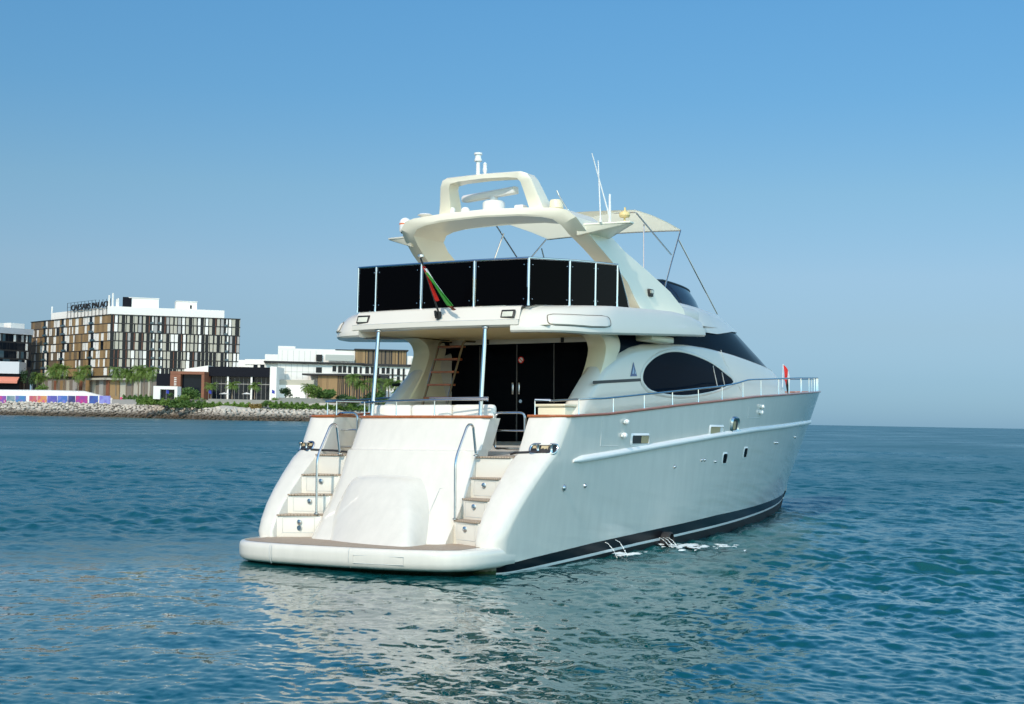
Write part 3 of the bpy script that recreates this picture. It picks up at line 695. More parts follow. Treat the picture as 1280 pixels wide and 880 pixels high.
# spotlights in the aft fascia, stern light mount
for x in (-1.7, 1.7):
    l = MB(); yc = 2.40 + .09; nrm = Matrix.Rotation(R(-22), 3, 'X')
    l.box((x, yc - .03, 4.785), (.30, .04, .17), 0, rot=nrm); l.box((x, yc - .052, 4.778), (.25, .02, .125), 1, rot=nrm); l.build('deck_light', [black, lamp_glass], fly, bevel=.008)
sk = MB(); sk.box((.22, 2.27, 4.80), (.1, .1, .14)); sk.tube([(.22, 2.3, 4.72), (.22, 2.18, 4.78), (.22, 2.16, 4.88)], .03); sk.build('flagstaff_socket', black, fly, bevel=.01)

# support poles under the overhang
for s in (1, -1):
    pl = MB(); pl.tube([(s * 1.26, 2.16, 2.8), (s * 1.25, 2.36, 4.54)], .042, seg=14); pl.lathe((s * 1.25, 2.355, 4.50), [(.075, .035), (.075, .02), (.045, 0)], seg=14); pl.build('support_pole', steel, fly)

# smoked screen round the aft flybridge
def scr(x, y, t): return (x, y + .03 * t, 4.95 + .055 * max(0, y - 2.9) + .94 * t)
pth = [(-2.56, 5.7), (-2.5, 4.7), (-2.4, 3.7), (-1.98, 2.65), (-1.50, 2.60), (-.37, 2.56), (.87, 2.56), (2.05, 2.64), (2.42, 3.7), (2.52, 4.7), (2.56, 5.7)]
fs = MB(); fs.tube([scr(-2.58, 6.3, .0)] + [scr(x, y, 1.0) for x, y in pth] + [scr(2.58, 6.3, .0)], .022, seg=8)
screen = fs.build('flybridge_screen', steel, fly)
for i in range(len(pth) - 1):
    (xa, ya), (xb, yb) = pth[i], pth[i + 1]; d = Vector((xb - xa, yb - ya, 0)).normalized() * .035; nrm = Vector((d.y, -d.x, 0)).normalized() * .006
    p = MB(); q = [Vector(scr(xa, ya, .02)) + d, Vector(scr(xb, yb, .02)) - d, Vector(scr(xb, yb, .975)) - d, Vector(scr(xa, ya, .975)) + d]
    p.prism([v_ - nrm for v_ in q], nrm * 2); p.build('smoked_panel', screen_glass, screen, smooth=0)
    bt = MB()
    for a, t in ((.08, .14), (.92, .14), (.08, .86), (.92, .86)):
        c_ = Vector(scr(xa + (xb - xa) * a, ya + (yb - ya) * a, t)) + nrm * 2
        bt.lathe(c_, [(.011, .012), (.011, -.012), (.001, -.014)], axis='y', seg=8)
    bt.build('panel_bolt', steel, screen)
p = MB(); p.prism([scr(2.57, 5.73, .02), scr(2.58, 6.27, .02), scr(2.57, 5.75, .95)], (.008, 0, 0)); p.build('smoked_panel', screen_glass, screen, smooth=0)
for x, y in pth:
    m = MB(); a, b = Vector(scr(x, y, 0)), Vector(scr(x, y, 1)); m.tube([a, a + (b - a) * .15, b], [.032, .021, .02], seg=8); m.build('screen_post', steel, screen)

# deckhouse ------------------------------------------------------------------------
HZ = [2.0, 3.0, 3.6, 4.1, 4.6, 5.2, 5.5, 5.8]; HW = [2.46, 2.46, 2.45, 2.42, 2.36, 2.26, 2.18, 2.05]
HN = [25.0, 24.2, 23.4, 22.6, 21.0, 18.9, 17.8, 16.2]
def house_c(t, z):
    W = interp(z, HZ, HW); yn = interp(z, HZ, HN); y0 = 9.0
    if t <= 0: return W, y0 + t * 6.0
    a = t * math.pi / 2; return W * math.cos(a) ** .9 if t < 1 else 0.0, y0 + (yn - y0) * math.sin(a) ** 1.15
TT = list(np.linspace(-.93, 0, 34)) + list(np.linspace(0, 1, 50)[1:])
EDG = ([3.4, 3.6, 3.98, 4.32, 5.0, 5.4, 6.09, 6.86, 7.61, 8.45, 10.2, 11.8, 13.6, 16.2, 18.5, 22.5], [2.3, 2.5, 2.84, 3.14, 3.65, 3.92, 4.2, 4.4, 4.51, 4.565, 4.61, 4.60, 4.55, 4.45, 4.38, 4.32])
def zedge(y): return interp(y, *EDG)
def ze_t(t):
    z = 4.4
    for _ in range(3): z = zedge(house_c(t, z)[1])
    return z
dh = MB(); rows = []
for t in TT:
    ze = ze_t(t); row = []
    xo, y = house_c(t, ze - .06 if t > -.8 else ze - .05)
    aftw = interp(t, [-1, -.3, 0, .3], [.42, .42, .25, .05])
    z0 = 1.98 if y < 12 else 2.4
    row.append((max(xo - aftw, 0), y, z0)); row.append((max(xo - aftw, 0), y, ze - .08))
    row.append((max(xo - aftw * .95, 0), y, ze - .02)); row.append((max(xo - aftw * .75, 0), y, ze))
    r_ = aftw * .6
    for k in range(1, 6):
        a = k / 5 * math.pi / 2; zz = ze - min(.22, r_) * (1 - math.cos(a)); xx, yy = house_c(t, zz)
        row.append((max(xx - r_ + r_ * math.sin(a), 0) if t < 1 else 0, yy if t > 0 else y, zz))
    zt_ = row[-1][2]
    for k in range(1, 9):
        zz = zt_ + (z0 - zt_) * k / 8; xx, yy = house_c(t, zz); row.append((xx, yy if t > 0 else y, zz))
    rows.append(row)
dh.grid(rows); dh.grid(mir(rows)); dh.add(rows[0], [tuple(range(len(rows[0])))]); dh.add(mir(rows)[0], [tuple(range(len(rows[0])))])
house = dh.build('deckhouse', gel, yacht, smooth=55)
def zg(y): return interp(y, [5, 10, 13, 15.1, 17, 19], [4.75, 4.95, 5.02, 5.22, 5.32, 5.36])
def zg_t(t):
    z = 5.2
    for _ in range(3): z = zg(house_c(t, z)[1])
    return z
gw = MB(); rows = []
for t in [k for k in TT if k > -.58]:
    a, b = ze_t(t) - .05, zg_t(t) + .02; row = []
    for k in range(7):
        z = a + (b - a) * k / 6; x, y = house_c(t, z); row.append((max(x - .045, 0), y - (.04 if t > .5 else 0), z))
    rows.append(row)
gw.grid(rows); gw.grid(mir(rows)); gw.build('wrap_window', navy_glass, house, smooth=60)
# black infill aft under the overhang
ai = MB()
for s in (1, -1): ai = MB(); ai.box((s * 2.14, 6.6, 4.3), (.22, 1.2, .62)); ai.build('overhang_infill', navy_glass, house)
for s in (1, -1): bl = MB(); bl.box((s * 2.5, 7.9, 4.58), (.42, 1.3, .14)); bl.build('overhang_bracket', cream, house, bevel=.03)
br = MB(); rows = []
for t in [k for k in TT if k > -.05]:
    a = zg_t(t); row = []
    for k in range(9):
        f = k / 8; z = a + (5.62 - a) * f; x, y = house_c(t, z)
        if k == 0: row.append((max(x - .06, 0), y, z))
        row.append((x, y, z))
    x, y = house_c(t, 5.62)
    for sc_, zz in ((.93, 5.67), (.8, 5.71), (.5, 5.75), (.0, 5.77)): row.append((x * sc_, 9 + (y - 9) * (.9 + .1 * sc_), zz - (.25 if y < 10 else 0)))
    rows.append(row)
br.grid(rows); br.grid(mir(rows)); br.build('pilothouse_brow', gel, house, smooth=50)
for s in (1, -1):
    d = MB(); d.box((s * 2.12, 9.4, 5.3), (.5, 3.4, .42)); d.build('helm_coaming', gel, fly, bevel=.16, seg=4)
# teardrop side windows
OV = [(7.34, 3.73), (7.57, 3.96), (8.21, 4.2), (9.08, 4.35), (10.19, 4.37), (11.81, 4.23), (13.08, 3.98), (13.6, 3.86), (13.5, 3.75), (11.8, 3.51), (9.67, 3.36), (7.98, 3.41), (7.43, 3.56)]
ov = [(p.x, p.y) for p in smooth_path([(a, b, 0) for a, b in OV], 6, closed=True)]
def hsx(y, z):
    W = interp(z, HZ, HW); yn = interp(z, HZ, HN)
    if y <= 9: return W
    s_ = ((y - 9) / (yn - 9)) ** (1 / 1.15); return W * math.cos(math.asin(min(1, s_))) ** .9
def hp(y, z, off, s): return (s * (hsx(y, z) + off), y, z)
cyv, czv = 10.1, 3.87
def scl(f, extra=0): return [(cyv + (y - cyv) * f + (extra if y > cyv else -extra) , czv + (z - czv) * f + (extra * .5 if z > czv else -extra * .5)) for y, z in ov]
for s in (1, -1):
    w = MB(); rings = [[hp(y, z, .012, s) for y, z in [(cyv + (y - cyv) * f, czv + (z - czv) * f) for y, z in ov]] for f in (1, .85, .6, .35, .12)]
    w.grid(rings, closed=True); w.add(rings[-1], [tuple(range(len(ov)))]); wo_ = w.build('side_window', navy_glass, house, smooth=60)
    w = MB(); big = [(cyv + (y - cyv) * 1.02 + (.10 if y > 12.5 else 0), czv + (z - czv) * 1.07) for y, z in ov]
    big2 = [(cyv + (y - cyv) * 1.045 + (.2 if y > 12.5 else 0), czv + (z - czv) * 1.16) for y, z in ov]
    w.grid([[hp(y, z, .004, s) for y, z in big2], [hp(y, z, .028, s) for y, z in big], [hp(y, z, .013, s) for y, z in ov]], closed=True); w.build('window_surround', cream if s == -1 else gel, wo_, smooth=60)
    w = MB()
    for a, b in (((12.0, 4.14), (12.25, 3.62)), ((12.7, 4.02), (12.85, 3.70)), ((12.0, 4.14), (12.05, 4.15))): w.tube([hp(*a, .018, s), hp(*b, .018, s)], .012, seg=5)
    w.build('door_seam', bpy.data.materials['seam'], wo_)
    w = MB(); ring = rrect(4.72, 7.36, 3.475, 3.54, .03); zf_ = lambda y: (y - 4.72) * .055
    poly = [hp(y, z + zf_(y) - .0, .006, s) for y, z in ring]; w.add(poly, [tuple(range(len(poly)))]); w.prism(poly, (s * .003, 0, 0)); w.build('air_slot', black, house, smooth=0)
    e = MB(); e.prism([hp(6.66, 3.70, .004, s), hp(7.02, 3.715, .004, s), hp(6.87, 4.02, .004, s)], (s * .006, 0, 0), 0)
    e.prism([hp(6.76, 3.76, .011, s), hp(6.83, 3.765, .011, s), hp(6.86, 3.93, .011, s), hp(6.80, 3.85, .011, s)], (s * .003, 0, 0), 1)
    e.prism([hp(6.90, 3.765, .011, s), hp(6.95, 3.77, .011, s), hp(6.89, 3.86, .011, s)], (s * .003, 0, 0), 1); e.build('emblem', [blue_logo, mat('logo_pale', (.35, .5, .65), .3) if s == 1 else bpy.data.materials['logo_pale']], house, smooth=0)
    # fine panel joints forward
    w = MB(); w.tube([hp(13.0, 4.6, .002, s), hp(13.15, 4.3, .002, s), hp(14.4, 3.6, .002, s)], .009, seg=5); w.build('panel_seam', bpy.data.materials['seam'], house)

# flybridge windscreen
ws = MB(); rows = []
for t in np.linspace(-.12, 1, 34):
    if t <= 0: x, y = 2.12, 9.0 + t * 6
    else: x, y = 2.12 * math.cos(t * math.pi / 2) ** .8 if t < 1 else 0, 9.0 + 5.8 * math.sin(t * math.pi / 2)
    h = interp(t, [-.12, .0, .15, 1], [.05, .40, .52, .58])
    rows.append([(x, y, 5.60), (x * .97, y - .22, 5.60 + h * .5), (x * .92, y - .55, 5.60 + h)])
ws.grid(rows); ws.grid(mir(rows)); wsc = ws.build('windscreen', mat('plum_screen', (.008, .008, .022), .06, ior=1.12), house, smooth=60)
tp = MB(); tp.tube([r[-1] for r in rows] + [(-r[-1][0], r[-1][1], r[-1][2]) for r in rows[::-1][1:]], .028, seg=7); tp.build('screen_trim', black, wsc)

# radar arch -----------------------------------------------------------------------
AR = [  # out(x,z) in(x,z) y_aft y_fwd
    ((2.50, 5.02), (2.16, 5.02), 7.35, 9.95), ((2.47, 5.40), (2.12, 5.40), 6.85, 9.75), ((2.42, 5.75), (2.08, 5.75), 6.55, 9.05), ((2.36, 6.1), (2.03, 6.05), 5.95, 7.95), ((2.29, 6.45), (1.96, 6.38), 5.25, 6.75), ((2.22, 6.72), (1.88, 6.60), 4.80, 6.15),
    ((2.15, 6.94), (1.82, 6.78), 4.52, 5.85), ((1.98, 7.09), (1.66, 6.91), 4.42, 5.7), ((1.72, 7.14), (1.42, 6.96), 4.36, 5.6), ((1.0, 7.185), (.95, 7.01), 4.32, 5.5), ((.0, 7.21), (.0, 7.04), 4.32, 5.45)]
arch = MB(); secs = []
seq = [(a, b, c_, d_, 1) for a, b, c_, d_ in AR] + [(a, b, c_, d_, -1) for a, b, c_, d_ in AR[::-1][1:]]
for (xo, zo), (xi, zi), ya, yf, s in seq:
    e = .022
    secs.append([(s * xo, ya + e * 1.4, zo), (s * xo, yf - e, zo), (s * (xo * .8 + xi * .2), yf, zo * .8 + zi * .2), (s * (xo * .2 + xi * .8), yf, zo * .2 + zi * .8), (s * xi, yf - e, zi), (s * xi, ya + e, zi), (s * (xo * .2 + xi * .8), ya, zo * .2 + zi * .8), (s * (xo * .75 + xi * .25), ya + .01, zo * .75 + zi * .25)])
arch.grid(secs, closed=True); arch.add(secs[0], [tuple(range(8))]); arch.add(secs[-1], [tuple(range(8))])
archo = arch.build('radar_arch', mat('arch_gelcoat', (.84, .79, .64), .25, coat=.3, var=.03, scale=2), yacht, smooth=28)
archm = bpy.data.materials['arch_gelcoat']
for s in (1, -1):
    wg = MB(); wg.prism([(s * 2.05, 4.75, 6.78), (s * 3.02, 5.35, 6.86), (s * 3.02, 5.55, 6.86), (s * 2.05, 6.2, 6.80)], (0, 0, .045)); wg.add([(s * 2.05, 4.8, 6.58), (s * 2.05, 6.15, 6.60), (s * 3.0, 5.55, 6.85), (s * 3.0, 5.36, 6.85), (s * 2.05, 4.76, 6.80), (s * 2.05, 6.2, 6.80)], [(0, 1, 2, 3), (0, 3, 4), (1, 5, 2), (0, 4, 5, 1)]); wg.build('antenna_shelf', archm, archo, bevel=.015)
    fl = MB(); fl.box((s * 2.46, 7.75, 5.62), (.06, .22, .17), 0); fl.box((s * 2.50, 7.75, 5.64), (.03, .18, .09), 1); fl.build('side_light', [black, lamp_glass], archo, bevel=.01)
# mast frame on the arch
mf = MB(); fr = []
for xo, xi, zo, zi, yc, d in ((1.30, .99, 7.17, 7.17, 4.98, .52), (1.22, .93, 7.45, 7.45, 4.86, .46), (1.12, .88, 7.80, 7.76, 4.68, .40), (1.04, .82, 7.93, 7.84, 4.62, .38), (.90, .6, 7.98, 7.87, 4.6, .38), (0, 0, 8.0, 7.89, 4.6, .38)):
    fr.append((xo, xi, zo, zi, yc, d))
sec = []
for (xo, xi, zo, zi, yc, d), s in [(f, 1) for f in fr] + [(f, -1) for f in fr[::-1][1:]]:
    sec.append([(s * xo, yc - d / 2 + .04, zo), (s * xo, yc + d / 2, zo), (s * xi, yc + d / 2, zi), (s * xi, yc - d / 2, zi), (s * (xo * .8 + xi * .2), yc - d / 2, zo * .8 + zi * .2)])
mf.grid(sec, closed=True); mast = mf.build('mast_frame', archm, archo, smooth=45)
ml = MB(); ml.tube([(-.22, 4.6, 7.95), (-.22, 4.6, 8.32)], .045, seg=12); ml.lathe((-.22, 4.6, 8.30), [(.03, 0), (.085, .01), (.085, .05), (.07, .06), (.065, .14), (.09, .15), (.09, .19), (.001, .2)], seg=14)
ml.lathe((-.05, 4.6, 8.08), [(.02, -.06), (.045, 0), (.05, .05), (.04, .06), (.04, .14), (.05, .15), (.001, .2)], seg=12); ml.tube([(-.22, 4.6, 8.0), (-.06, 4.6, 8.02)], .016); ml.build('masthead_light', white_paint, mast)
rd = MB(); rd.lathe((-.05, 5.0, 7.16), [(.245, 0), (.245, .27), (.235, .30), (.20, .325), (.09, .335), (.09, .42), (.001, .42)], seg=28); rdo = rd.build('radar_pedestal', white_paint, archo)
sc = MB(); a = Vector((-1.0, 5.35, 7.65)); b = Vector((.62, 4.78, 7.65)); dv = (b - a).normalized(); nv = Vector((-dv.y, dv.x, 0))
sc.prism([a + nv * .09 + Vector((0, 0, -.08)), a - nv * .09 + Vector((0, 0, -.08)), a - nv * .10 + Vector((0, 0, .03)), a - nv * .05 + Vector((0, 0, .08)), a + nv * .07 + Vector((0, 0, .08))], b - a); sc.build('radar_scanner', white_paint, rdo, bevel=.025, seg=3)
dm = MB(); dm.lathe((-2.62, 5.45, 6.90), [(.05, 0), (.05, .08), (.10, .10), (.10, .14)], 1, seg=16); dm.lathe((-2.62, 5.45, 7.03), [(.001, 0), (.12, .0), (.135, .03), (.135, .16)], 0, seg=20); dm.lathe((-2.62, 5.45, 7.19), [(.136, 0), (.136, .035)], 2, seg=20); dm.lathe((-2.62, 5.45, 7.225), [(.135, 0), (.125, .05), (.09, .10), (.04, .125), (.001, .13)], 0, seg=20); dm.build('satellite_dome', [white_paint, black, orange_red], archo)
dd = MB(); dd.lathe((-1.62, 4.7, 7.10), [(.02, 0), (.03, .08), (.12, .12), (.17, .145), (.12, .175), (.001, .19)], seg=20); dd.build('navigation_antenna', white_paint, archo)
dd = MB(); dd.lathe((-.62, 4.75, 7.2), [(.06, 0), (.10, .05), (.1, .1), (.06, .15), (.001, .165)], seg=16); dd.lathe((-.95, 4.75, 7.2), [(.03, 0), (.06, .06), (.07, .12), (.05, .17), (.001, .18)], seg=14); dd.tube([(-.95, 4.75, 7.25), (-.62, 4.75, 7.22)], .03); dd.build('horn', white_paint, archo)
dd = MB(); dd.box((.62, 5.0, 7.27), (.22, .25, .16)); dd.build('searchlight', white_paint, archo, bevel=.03)
dd = MB(); dd.lathe((1.5, 4.95, 7.1), [(.05, 0), (.06, .08), (.15, .12), (.15, .26), (.13, .29), (.001, .30)], seg=20); dd.build('antenna_housing', cream, archo)
dd = MB(); dd.tube([(1.82, 4.9, 7.05), (1.80, 4.9, 7.16)], .035); dd.tube([(1.80, 4.9, 7.14), (1.62, 4.78, 7.5)], .014); dd.tube([(1.64, 4.79, 7.46), (1.60, 4.77, 7.56)], .022); dd.build('anemometer', steel, archo)
for (x0, y0, z0, x1, y1, z1, r, nm) in ((2.62, 5.2, 6.86, 2.42, 4.75, 8.28, .016, 'whip_antenna'), (2.5, 5.0, 6.86, 2.47, 4.95, 8.15, .016, 'whip_antenna'), (2.6, 5.25, 6.86, 2.6, 5.25, 7.48, .03, 'whip_antenna')):
    w = MB(); w.tube([(x0, y0, z0), (x0, y0, z0 + .12), (x1, y1, z1)], [.03, r, r * .7], seg=8); w.build(nm, white_paint, archo)
dd = MB(); dd.lathe((2.85, 5.45, 6.9), [(.02, 0), (.02, .09), (.10, .10), (.12, .14), (.11, .2), (.05, .23), (.001, .235)], seg=16); dd.box((2.86, 5.45, 7.16), (.03, .03, .1)); dd.build('amber_beacon', amber, archo)

# bimini canopy and frame
bm_ = MB(); rows = []
for y, w, z, cr_ in ((5.85, 1.45, 7.06, .04), (6.7, 1.62, 7.28, .04), (7.6, 1.75, 7.49, .045), (8.3, 1.85, 7.62, .05), (9.2, 1.87, 7.62, .05), (10.2, 1.86, 7.58, .05), (11.1, 1.85, 7.51, .04)):
    rows.append([(w * k / 8, y, z + cr_ * (1 - (k / 8) ** 2)) for k in range(-8, 9)])
bm_.grid(rows); rows2 = [[(x, y, z - .02) for x, y, z in r] for r in rows]; bm_.grid(rows2)
bm_.grid([[r[0] for r in rows], [r[0] for r in rows2]]); bm_.grid([[r[-1] for r in rows], [r[-1] for r in rows2]]); bm_.grid([rows[-1], rows2[-1]]); bm_.grid([rows[0], rows2[0]])
bim = bm_.build('bimini_top', canvas, yacht, smooth=60)
for s in (1, -1):
    f = MB()
    f.tube([(s * 1.87, 8.3, 7.55), (s * 2.05, 10.0, 6.75)], .018); f.tube([(s * 1.87, 8.75, 7.35), (s * 2.15, 8.1, 5.7)], .018)
    f.tube([(s * 1.87, 11.05, 7.48), (s * 2.08, 9.9, 6.5), (s * 2.2, 9.05, 5.6)], .018); f.tube([(s * 1.9, 10.85, 7.22), (s * 2.25, 12.6, 5.5)], .018)
    f.build('bimini_frame', steel, bim)
for y, w, z in ((8.3, 1.85, 7.56), (11.08, 1.85, 7.48)): f = MB(); f.tube([(w * k / 8, y, z + (.05 if y < 9 else .04) * (1 - (k / 8) ** 2)) for k in range(-8, 9)], .018); f.build('bimini_bow', steel, bim)

# water thrown out by the outlets on the starboard side
wm = mat('white_water', (.75, .8, .8), .3)
def sploosh(cx, cy_, n, w, l, label, jets=()):
    t = MB(); rr_ = random.Random(int(cx * 100 + cy_ * 37))
    for jx, jy, jz in jets:
        for q in range(11):
            f_ = (q + rr_.uniform(-.3, .3)) / 10; f_ = min(max(f_, 0), 1); f2 = min(f_ + rr_.uniform(.05, .12), 1.05)
            P_ = [(jx + .24 * u + rr_.gauss(0, .006), jy + .05 * u + rr_.gauss(0, .006), jz - .05 * u - (jz - .07) * u * u) for u in (f_, f2)]
            t.tube(P_, [.006 + .006 * f_ * rr_.random(), .004 + .012 * f_ * rr_.random()], seg=5)
    for k in range(n):
        x = cx + rr_.gauss(0, w); y = cy_ + rr_.gauss(0, l); s_ = abs(rr_.gauss(.025, .025)) + .008
        pts = [(x + s_ * rr_.uniform(.6, 2.2) * math.cos(a), y + s_ * rr_.uniform(.8, 3.2) * math.sin(a), .045 + rr_.uniform(0, .03)) for a in np.linspace(0, 2 * math.pi, 7)[:-1]]
        t.add(pts + [(x, y, .06 + s_ * .35)], [(i, (i + 1) % 6, 6) for i in range(6)])
    return tag(t.build('water_splash', wm, None, smooth=60, kind='stuff'), label, 'splash')
sploosh(3.3, 7.5, 46, .16, .3, 'white splash falling from the round black exhaust outlet at the waterline', [(hull_x(7.4, .1) + .05 + k * .05, 7.4 + k * .1, .22) for k in range(3)])
sploosh(3.15, 5.0, 14, .12, .3, 'two thin water jets running down the dark boot stripe near the stern', [(hull_x(4.6, .2) + .03, 4.6, .30), (hull_x(5.1, .2) + .03, 5.1, .32)])
sploosh(3.9, 7.9, 26, .3, .5, 'loose patch of white foam drifting on the water off the exhaust outlet')

# ensign and bow flag
en = thing('ensign_flag', 'limp red white and green ensign hanging from a staff over the stern of the yacht', 'flag', (.22, 2.16, 4.83))
e = MB(); e.tube([(.22, 2.18, 4.82), (.18, 1.52, 5.86)], .02, 0); e.lathe((.18, 1.52, 5.86), [(.02, 0), (.06, .02), (.06, .06), (.001, .08)], 1, seg=10); e.build('flagstaff', [mat('dark_staff', (.03, .03, .03), .4), steel], en)
def cloth(pa, pb, w0, w1, m, name, sag=.0, seed=1):
    c_ = MB(); A, B = Vector(pa), Vector(pb); rows = []; rr_ = random.Random(seed)
    for i in range(13):
        t = i / 12; p = A.lerp(B, t); p.z -= sag * math.sin(math.pi * t); w = w0 + (w1 - w0) * t; row = []
        for k in range(9):
            a = k / 8 * math.pi * 1.6; row.append((p.x + math.cos(a) * w, p.y + math.sin(a) * w * .8 + .012 * math.sin(7 * t + k), p.z + .01 * math.sin(a * 2)))
        rows.append(row)
    c_.grid(rows); return c_.build(name, m, en, smooth=70)
cl_ = cloth((.20, 1.60, 5.70), (.27, 2.02, 5.06), .02, .042, red_m, 'flag_cloth')
for a, b, w0, w1, m, nm in (((.23, 1.62, 5.66), (.40, 2.0, 5.18), .015, .03, white_m, 'white_stripe'), ((.25, 1.63, 5.58), (.53, 2.08, 4.96), .02, .062, green_m, 'green_stripe'), ((.52, 2.08, 4.96), (.60, 2.12, 4.88), .05, .04, brown_m, 'black_stripe')):
    o = cloth(a, b, w0, w1, m, nm); o.parent = cl_
bf = thing('bow_flag', 'small red, white and black flag on a short staff above the bow rail', 'flag', (0, 24.7, 3.9))
b = MB(); b.tube([(0, 24.7, 3.5), (0, 24.75, 4.78)], .011); b.build('flagstaff', white_paint, bf)
b = MB()
def fpt(u, v): return (.10 * u + .05 * math.sin(3 * u + 2 * v), 24.76 + .42 * u, 4.76 - .52 * v - .38 * u - .1 * u * u + .04 * math.sin(4 * u))
for u0, u1, v0, v1, mi in ((0, .5, 0, 1, 0), (.5, 1, 0, .45, 1), (.5, 1, .45, 1, 2)):
    b.grid([[fpt(u0 + (u1 - u0) * a / 6, v0 + (v1 - v0) * c_ / 4) for a in range(7)] for c_ in range(5)], mi)
b.build('flag_cloth', [red_m, white_m, blackcloth], bf, smooth=70)

# ------------------------------------------------------------------ the shore behind the yacht
fh = np.array([math.sin(YAW), math.cos(YAW)]); rh = np.array([math.cos(YAW), -math.sin(YAW)])
def hzn(px): return 533.7 + .01824 * (px - 1145)
def loc(px, d): p = CAM[:2] + d * (fh + rh * (px - 640) / FPX); return (float(p[0]), float(p[1]))      # bearing and distance to plan position
def hgt(px, py, d): return CAM[2] + d * (hzn(px) - py) / FPX
SP = [-400, 0, 140, 220, 280, 390, 480, 600, 660]; SD = [900, 800, 790, 715, 655, 690, 720, 760, 770]; SZ = [7.6, 7.6, 7.3, 6.2, 5.4, 5.5, 5.5, 4.6, 2.4]
def shore(px): return interp(px, SP, SD), interp(px, SP, SZ)
rock_m = bpy.data.materials.new('breakwater_stone'); rock_m.use_nodes = True
def rock_nodes(m):
    n = m.node_tree; b = n.nodes['Principled BSDF']; b.inputs['Roughness'].default_value = .85
    oi = n.nodes.new('ShaderNodeObjectInfo'); g = n.nodes.new('ShaderNodeNewGeometry'); sx = n.nodes.new('ShaderNodeSeparateXYZ'); n.links.new(g.outputs['Position'], sx.inputs[0])
    cr = n.nodes.new('ShaderNodeValToRGB'); e = cr.color_ramp.elements; e[0].color = (.30, .27, .24, 1); e[1].color = (.56, .50, .42, 1); q = e.new(.5); q.color = (.46, .41, .35, 1)
    nz = n.nodes.new('ShaderNodeTexNoise'); nz.inputs['Scale'].default_value = .35; nz.inputs['Detail'].default_value = 4; n.links.new(g.outputs['Position'], nz.inputs['Vector'])
    ad = n.nodes.new('ShaderNodeMath'); ad.operation = 'MULTIPLY_ADD'; ad.inputs[1].default_value = .6; n.links.new(oi.outputs['Random'], ad.inputs[0])
    sb_ = n.nodes.new('ShaderNodeMath'); sb_.operation = 'MULTIPLY_ADD'; sb_.inputs[1].default_value = 1.2; sb_.inputs[2].default_value = -.35; n.links.new(nz.outputs['Fac'], sb_.inputs[0]); n.links.new(sb_.outputs[0], ad.inputs[2])
    n.links.new(ad.outputs[0], cr.inputs[0])
    wet = n.nodes.new('ShaderNodeMapRange'); wet.inputs[1].default_value = 1.5; wet.inputs[2].default_value = 4.2; n.links.new(sx.outputs['Z'], wet.inputs[0])    # weed and damp near the water
    mx = n.nodes.new('ShaderNodeMix'); mx.data_type = 'RGBA'; mx.inputs[6].default_value = (.075, .055, .035, 1); n.links.new(wet.outputs[0], mx.inputs[0]); n.links.new(cr.outputs[0], mx.inputs[7]); n.links.new(mx.outputs[2], b.inputs['Base Color'])
rock_nodes(rock_m)
sand_m = mat('island_paving', (.46, .42, .36), .9, var=.15, scale=.05)
core_m = mat('breakwater_core', (.10, .085, .07), .95, var=.4, scale=.4)
gm_ = MB(); r0 = []; r1 = []; r2 = []; r3 = []; r4 = []
for px in range(-400, 661, 20):
    d, z = shore(px); r0.append((*loc(px, d - 1), -1.0)); r1.append((*loc(px, d + 13), z - .5)); r2.append((*loc(px, d + 16), z - .1)); hi_ = interp(px, [170, 215, 560, 640], [z + 1.2, 9.3, 9.3, z + 1.2]); r3.append((*loc(px, interp(px, [170, 215, 400, 600], [d + 60, 709, 716, d + 40])), hi_)); r4.append((*loc(px, 1700), hi_))
gm_.grid([r1, r2, r3, r4]); gm_.build('island_ground', sand_m, None, smooth=0, kind='structure')
gm_ = MB(); gm_.grid([r0, r1]); gm_.build('breakwater_slope', core_m, None, smooth=0, kind='structure')
# boulders
rr = random.Random(5); protos = []
for k in range(7):
    bm = bmesh.new(); bmesh.ops.create_icosphere(bm, subdivisions=2, radius=1)
    nsd = [Vector((rr.gauss(0, 1), rr.gauss(0, 1), rr.gauss(0, 1))).normalized() for _ in range(9)]; ds = [rr.uniform(.5, .9) for _ in nsd]
    for v in bm.verts:
        for q, dd_ in zip(nsd, ds):
            o = v.co.dot(q) - dd_
            if o > 0: v.co -= q * o
        v.co.z *= .72; v.co.x *= 1.15
    me = bpy.data.meshes.new('boulder'); bm.to_mesh(me); bm.free(); me.materials.append(rock_m); protos.append(me)
spots = []
for row in range(8):
    px = -60
    while px < 640:
        d, z = shore(px); t = (row + rr.uniform(-.3, .3)) / 7.2; rad = rr.uniform(.7, 1.55) * (1.0 if row else .85)
        dd_ = d + 13.5 * t; p = loc(px, dd_); spots.append((rad / dd_, p, -.3 + (z + .1) * t, rad, px)); px += rad * 1.62 / dd_ * FPX
order = sorted(range(len(spots)), key=lambda i: -(spots[i][0] if -12 < spots[i][4] < 530 else 0)); individual = set(order[:300])
rest = MB()
for i, (q, p, z, rad, px) in enumerate(spots):
    me = rr.choice(protos); rot = Matrix.Rotation(rr.uniform(0, 6.28), 3, 'Z') @ Matrix.Rotation(rr.gauss(0, .35), 3, 'X')
    if i in individual:
        o = bpy.data.objects.new('boulder', me); C.objects.link(o); o.location = (*p, z); o.rotation_euler = rot.to_euler(); o.scale = (rad,) * 3
        tag(o, 'rough pale stone boulder piled in the breakwater along the waterline', 'boulder', 'boulders of the breakwater')
    else: rest.add([rot @ (v.co * rad) + Vector((*p, z)) for v in me.vertices], [tuple(f.vertices) for f in me.polygons])
o = rest.build('breakwater_stones', rock_m, None, smooth=0, merge=0, kind='stuff'); tag(o, 'smaller pale stones filling the breakwater between the larger boulders', 'rocks')

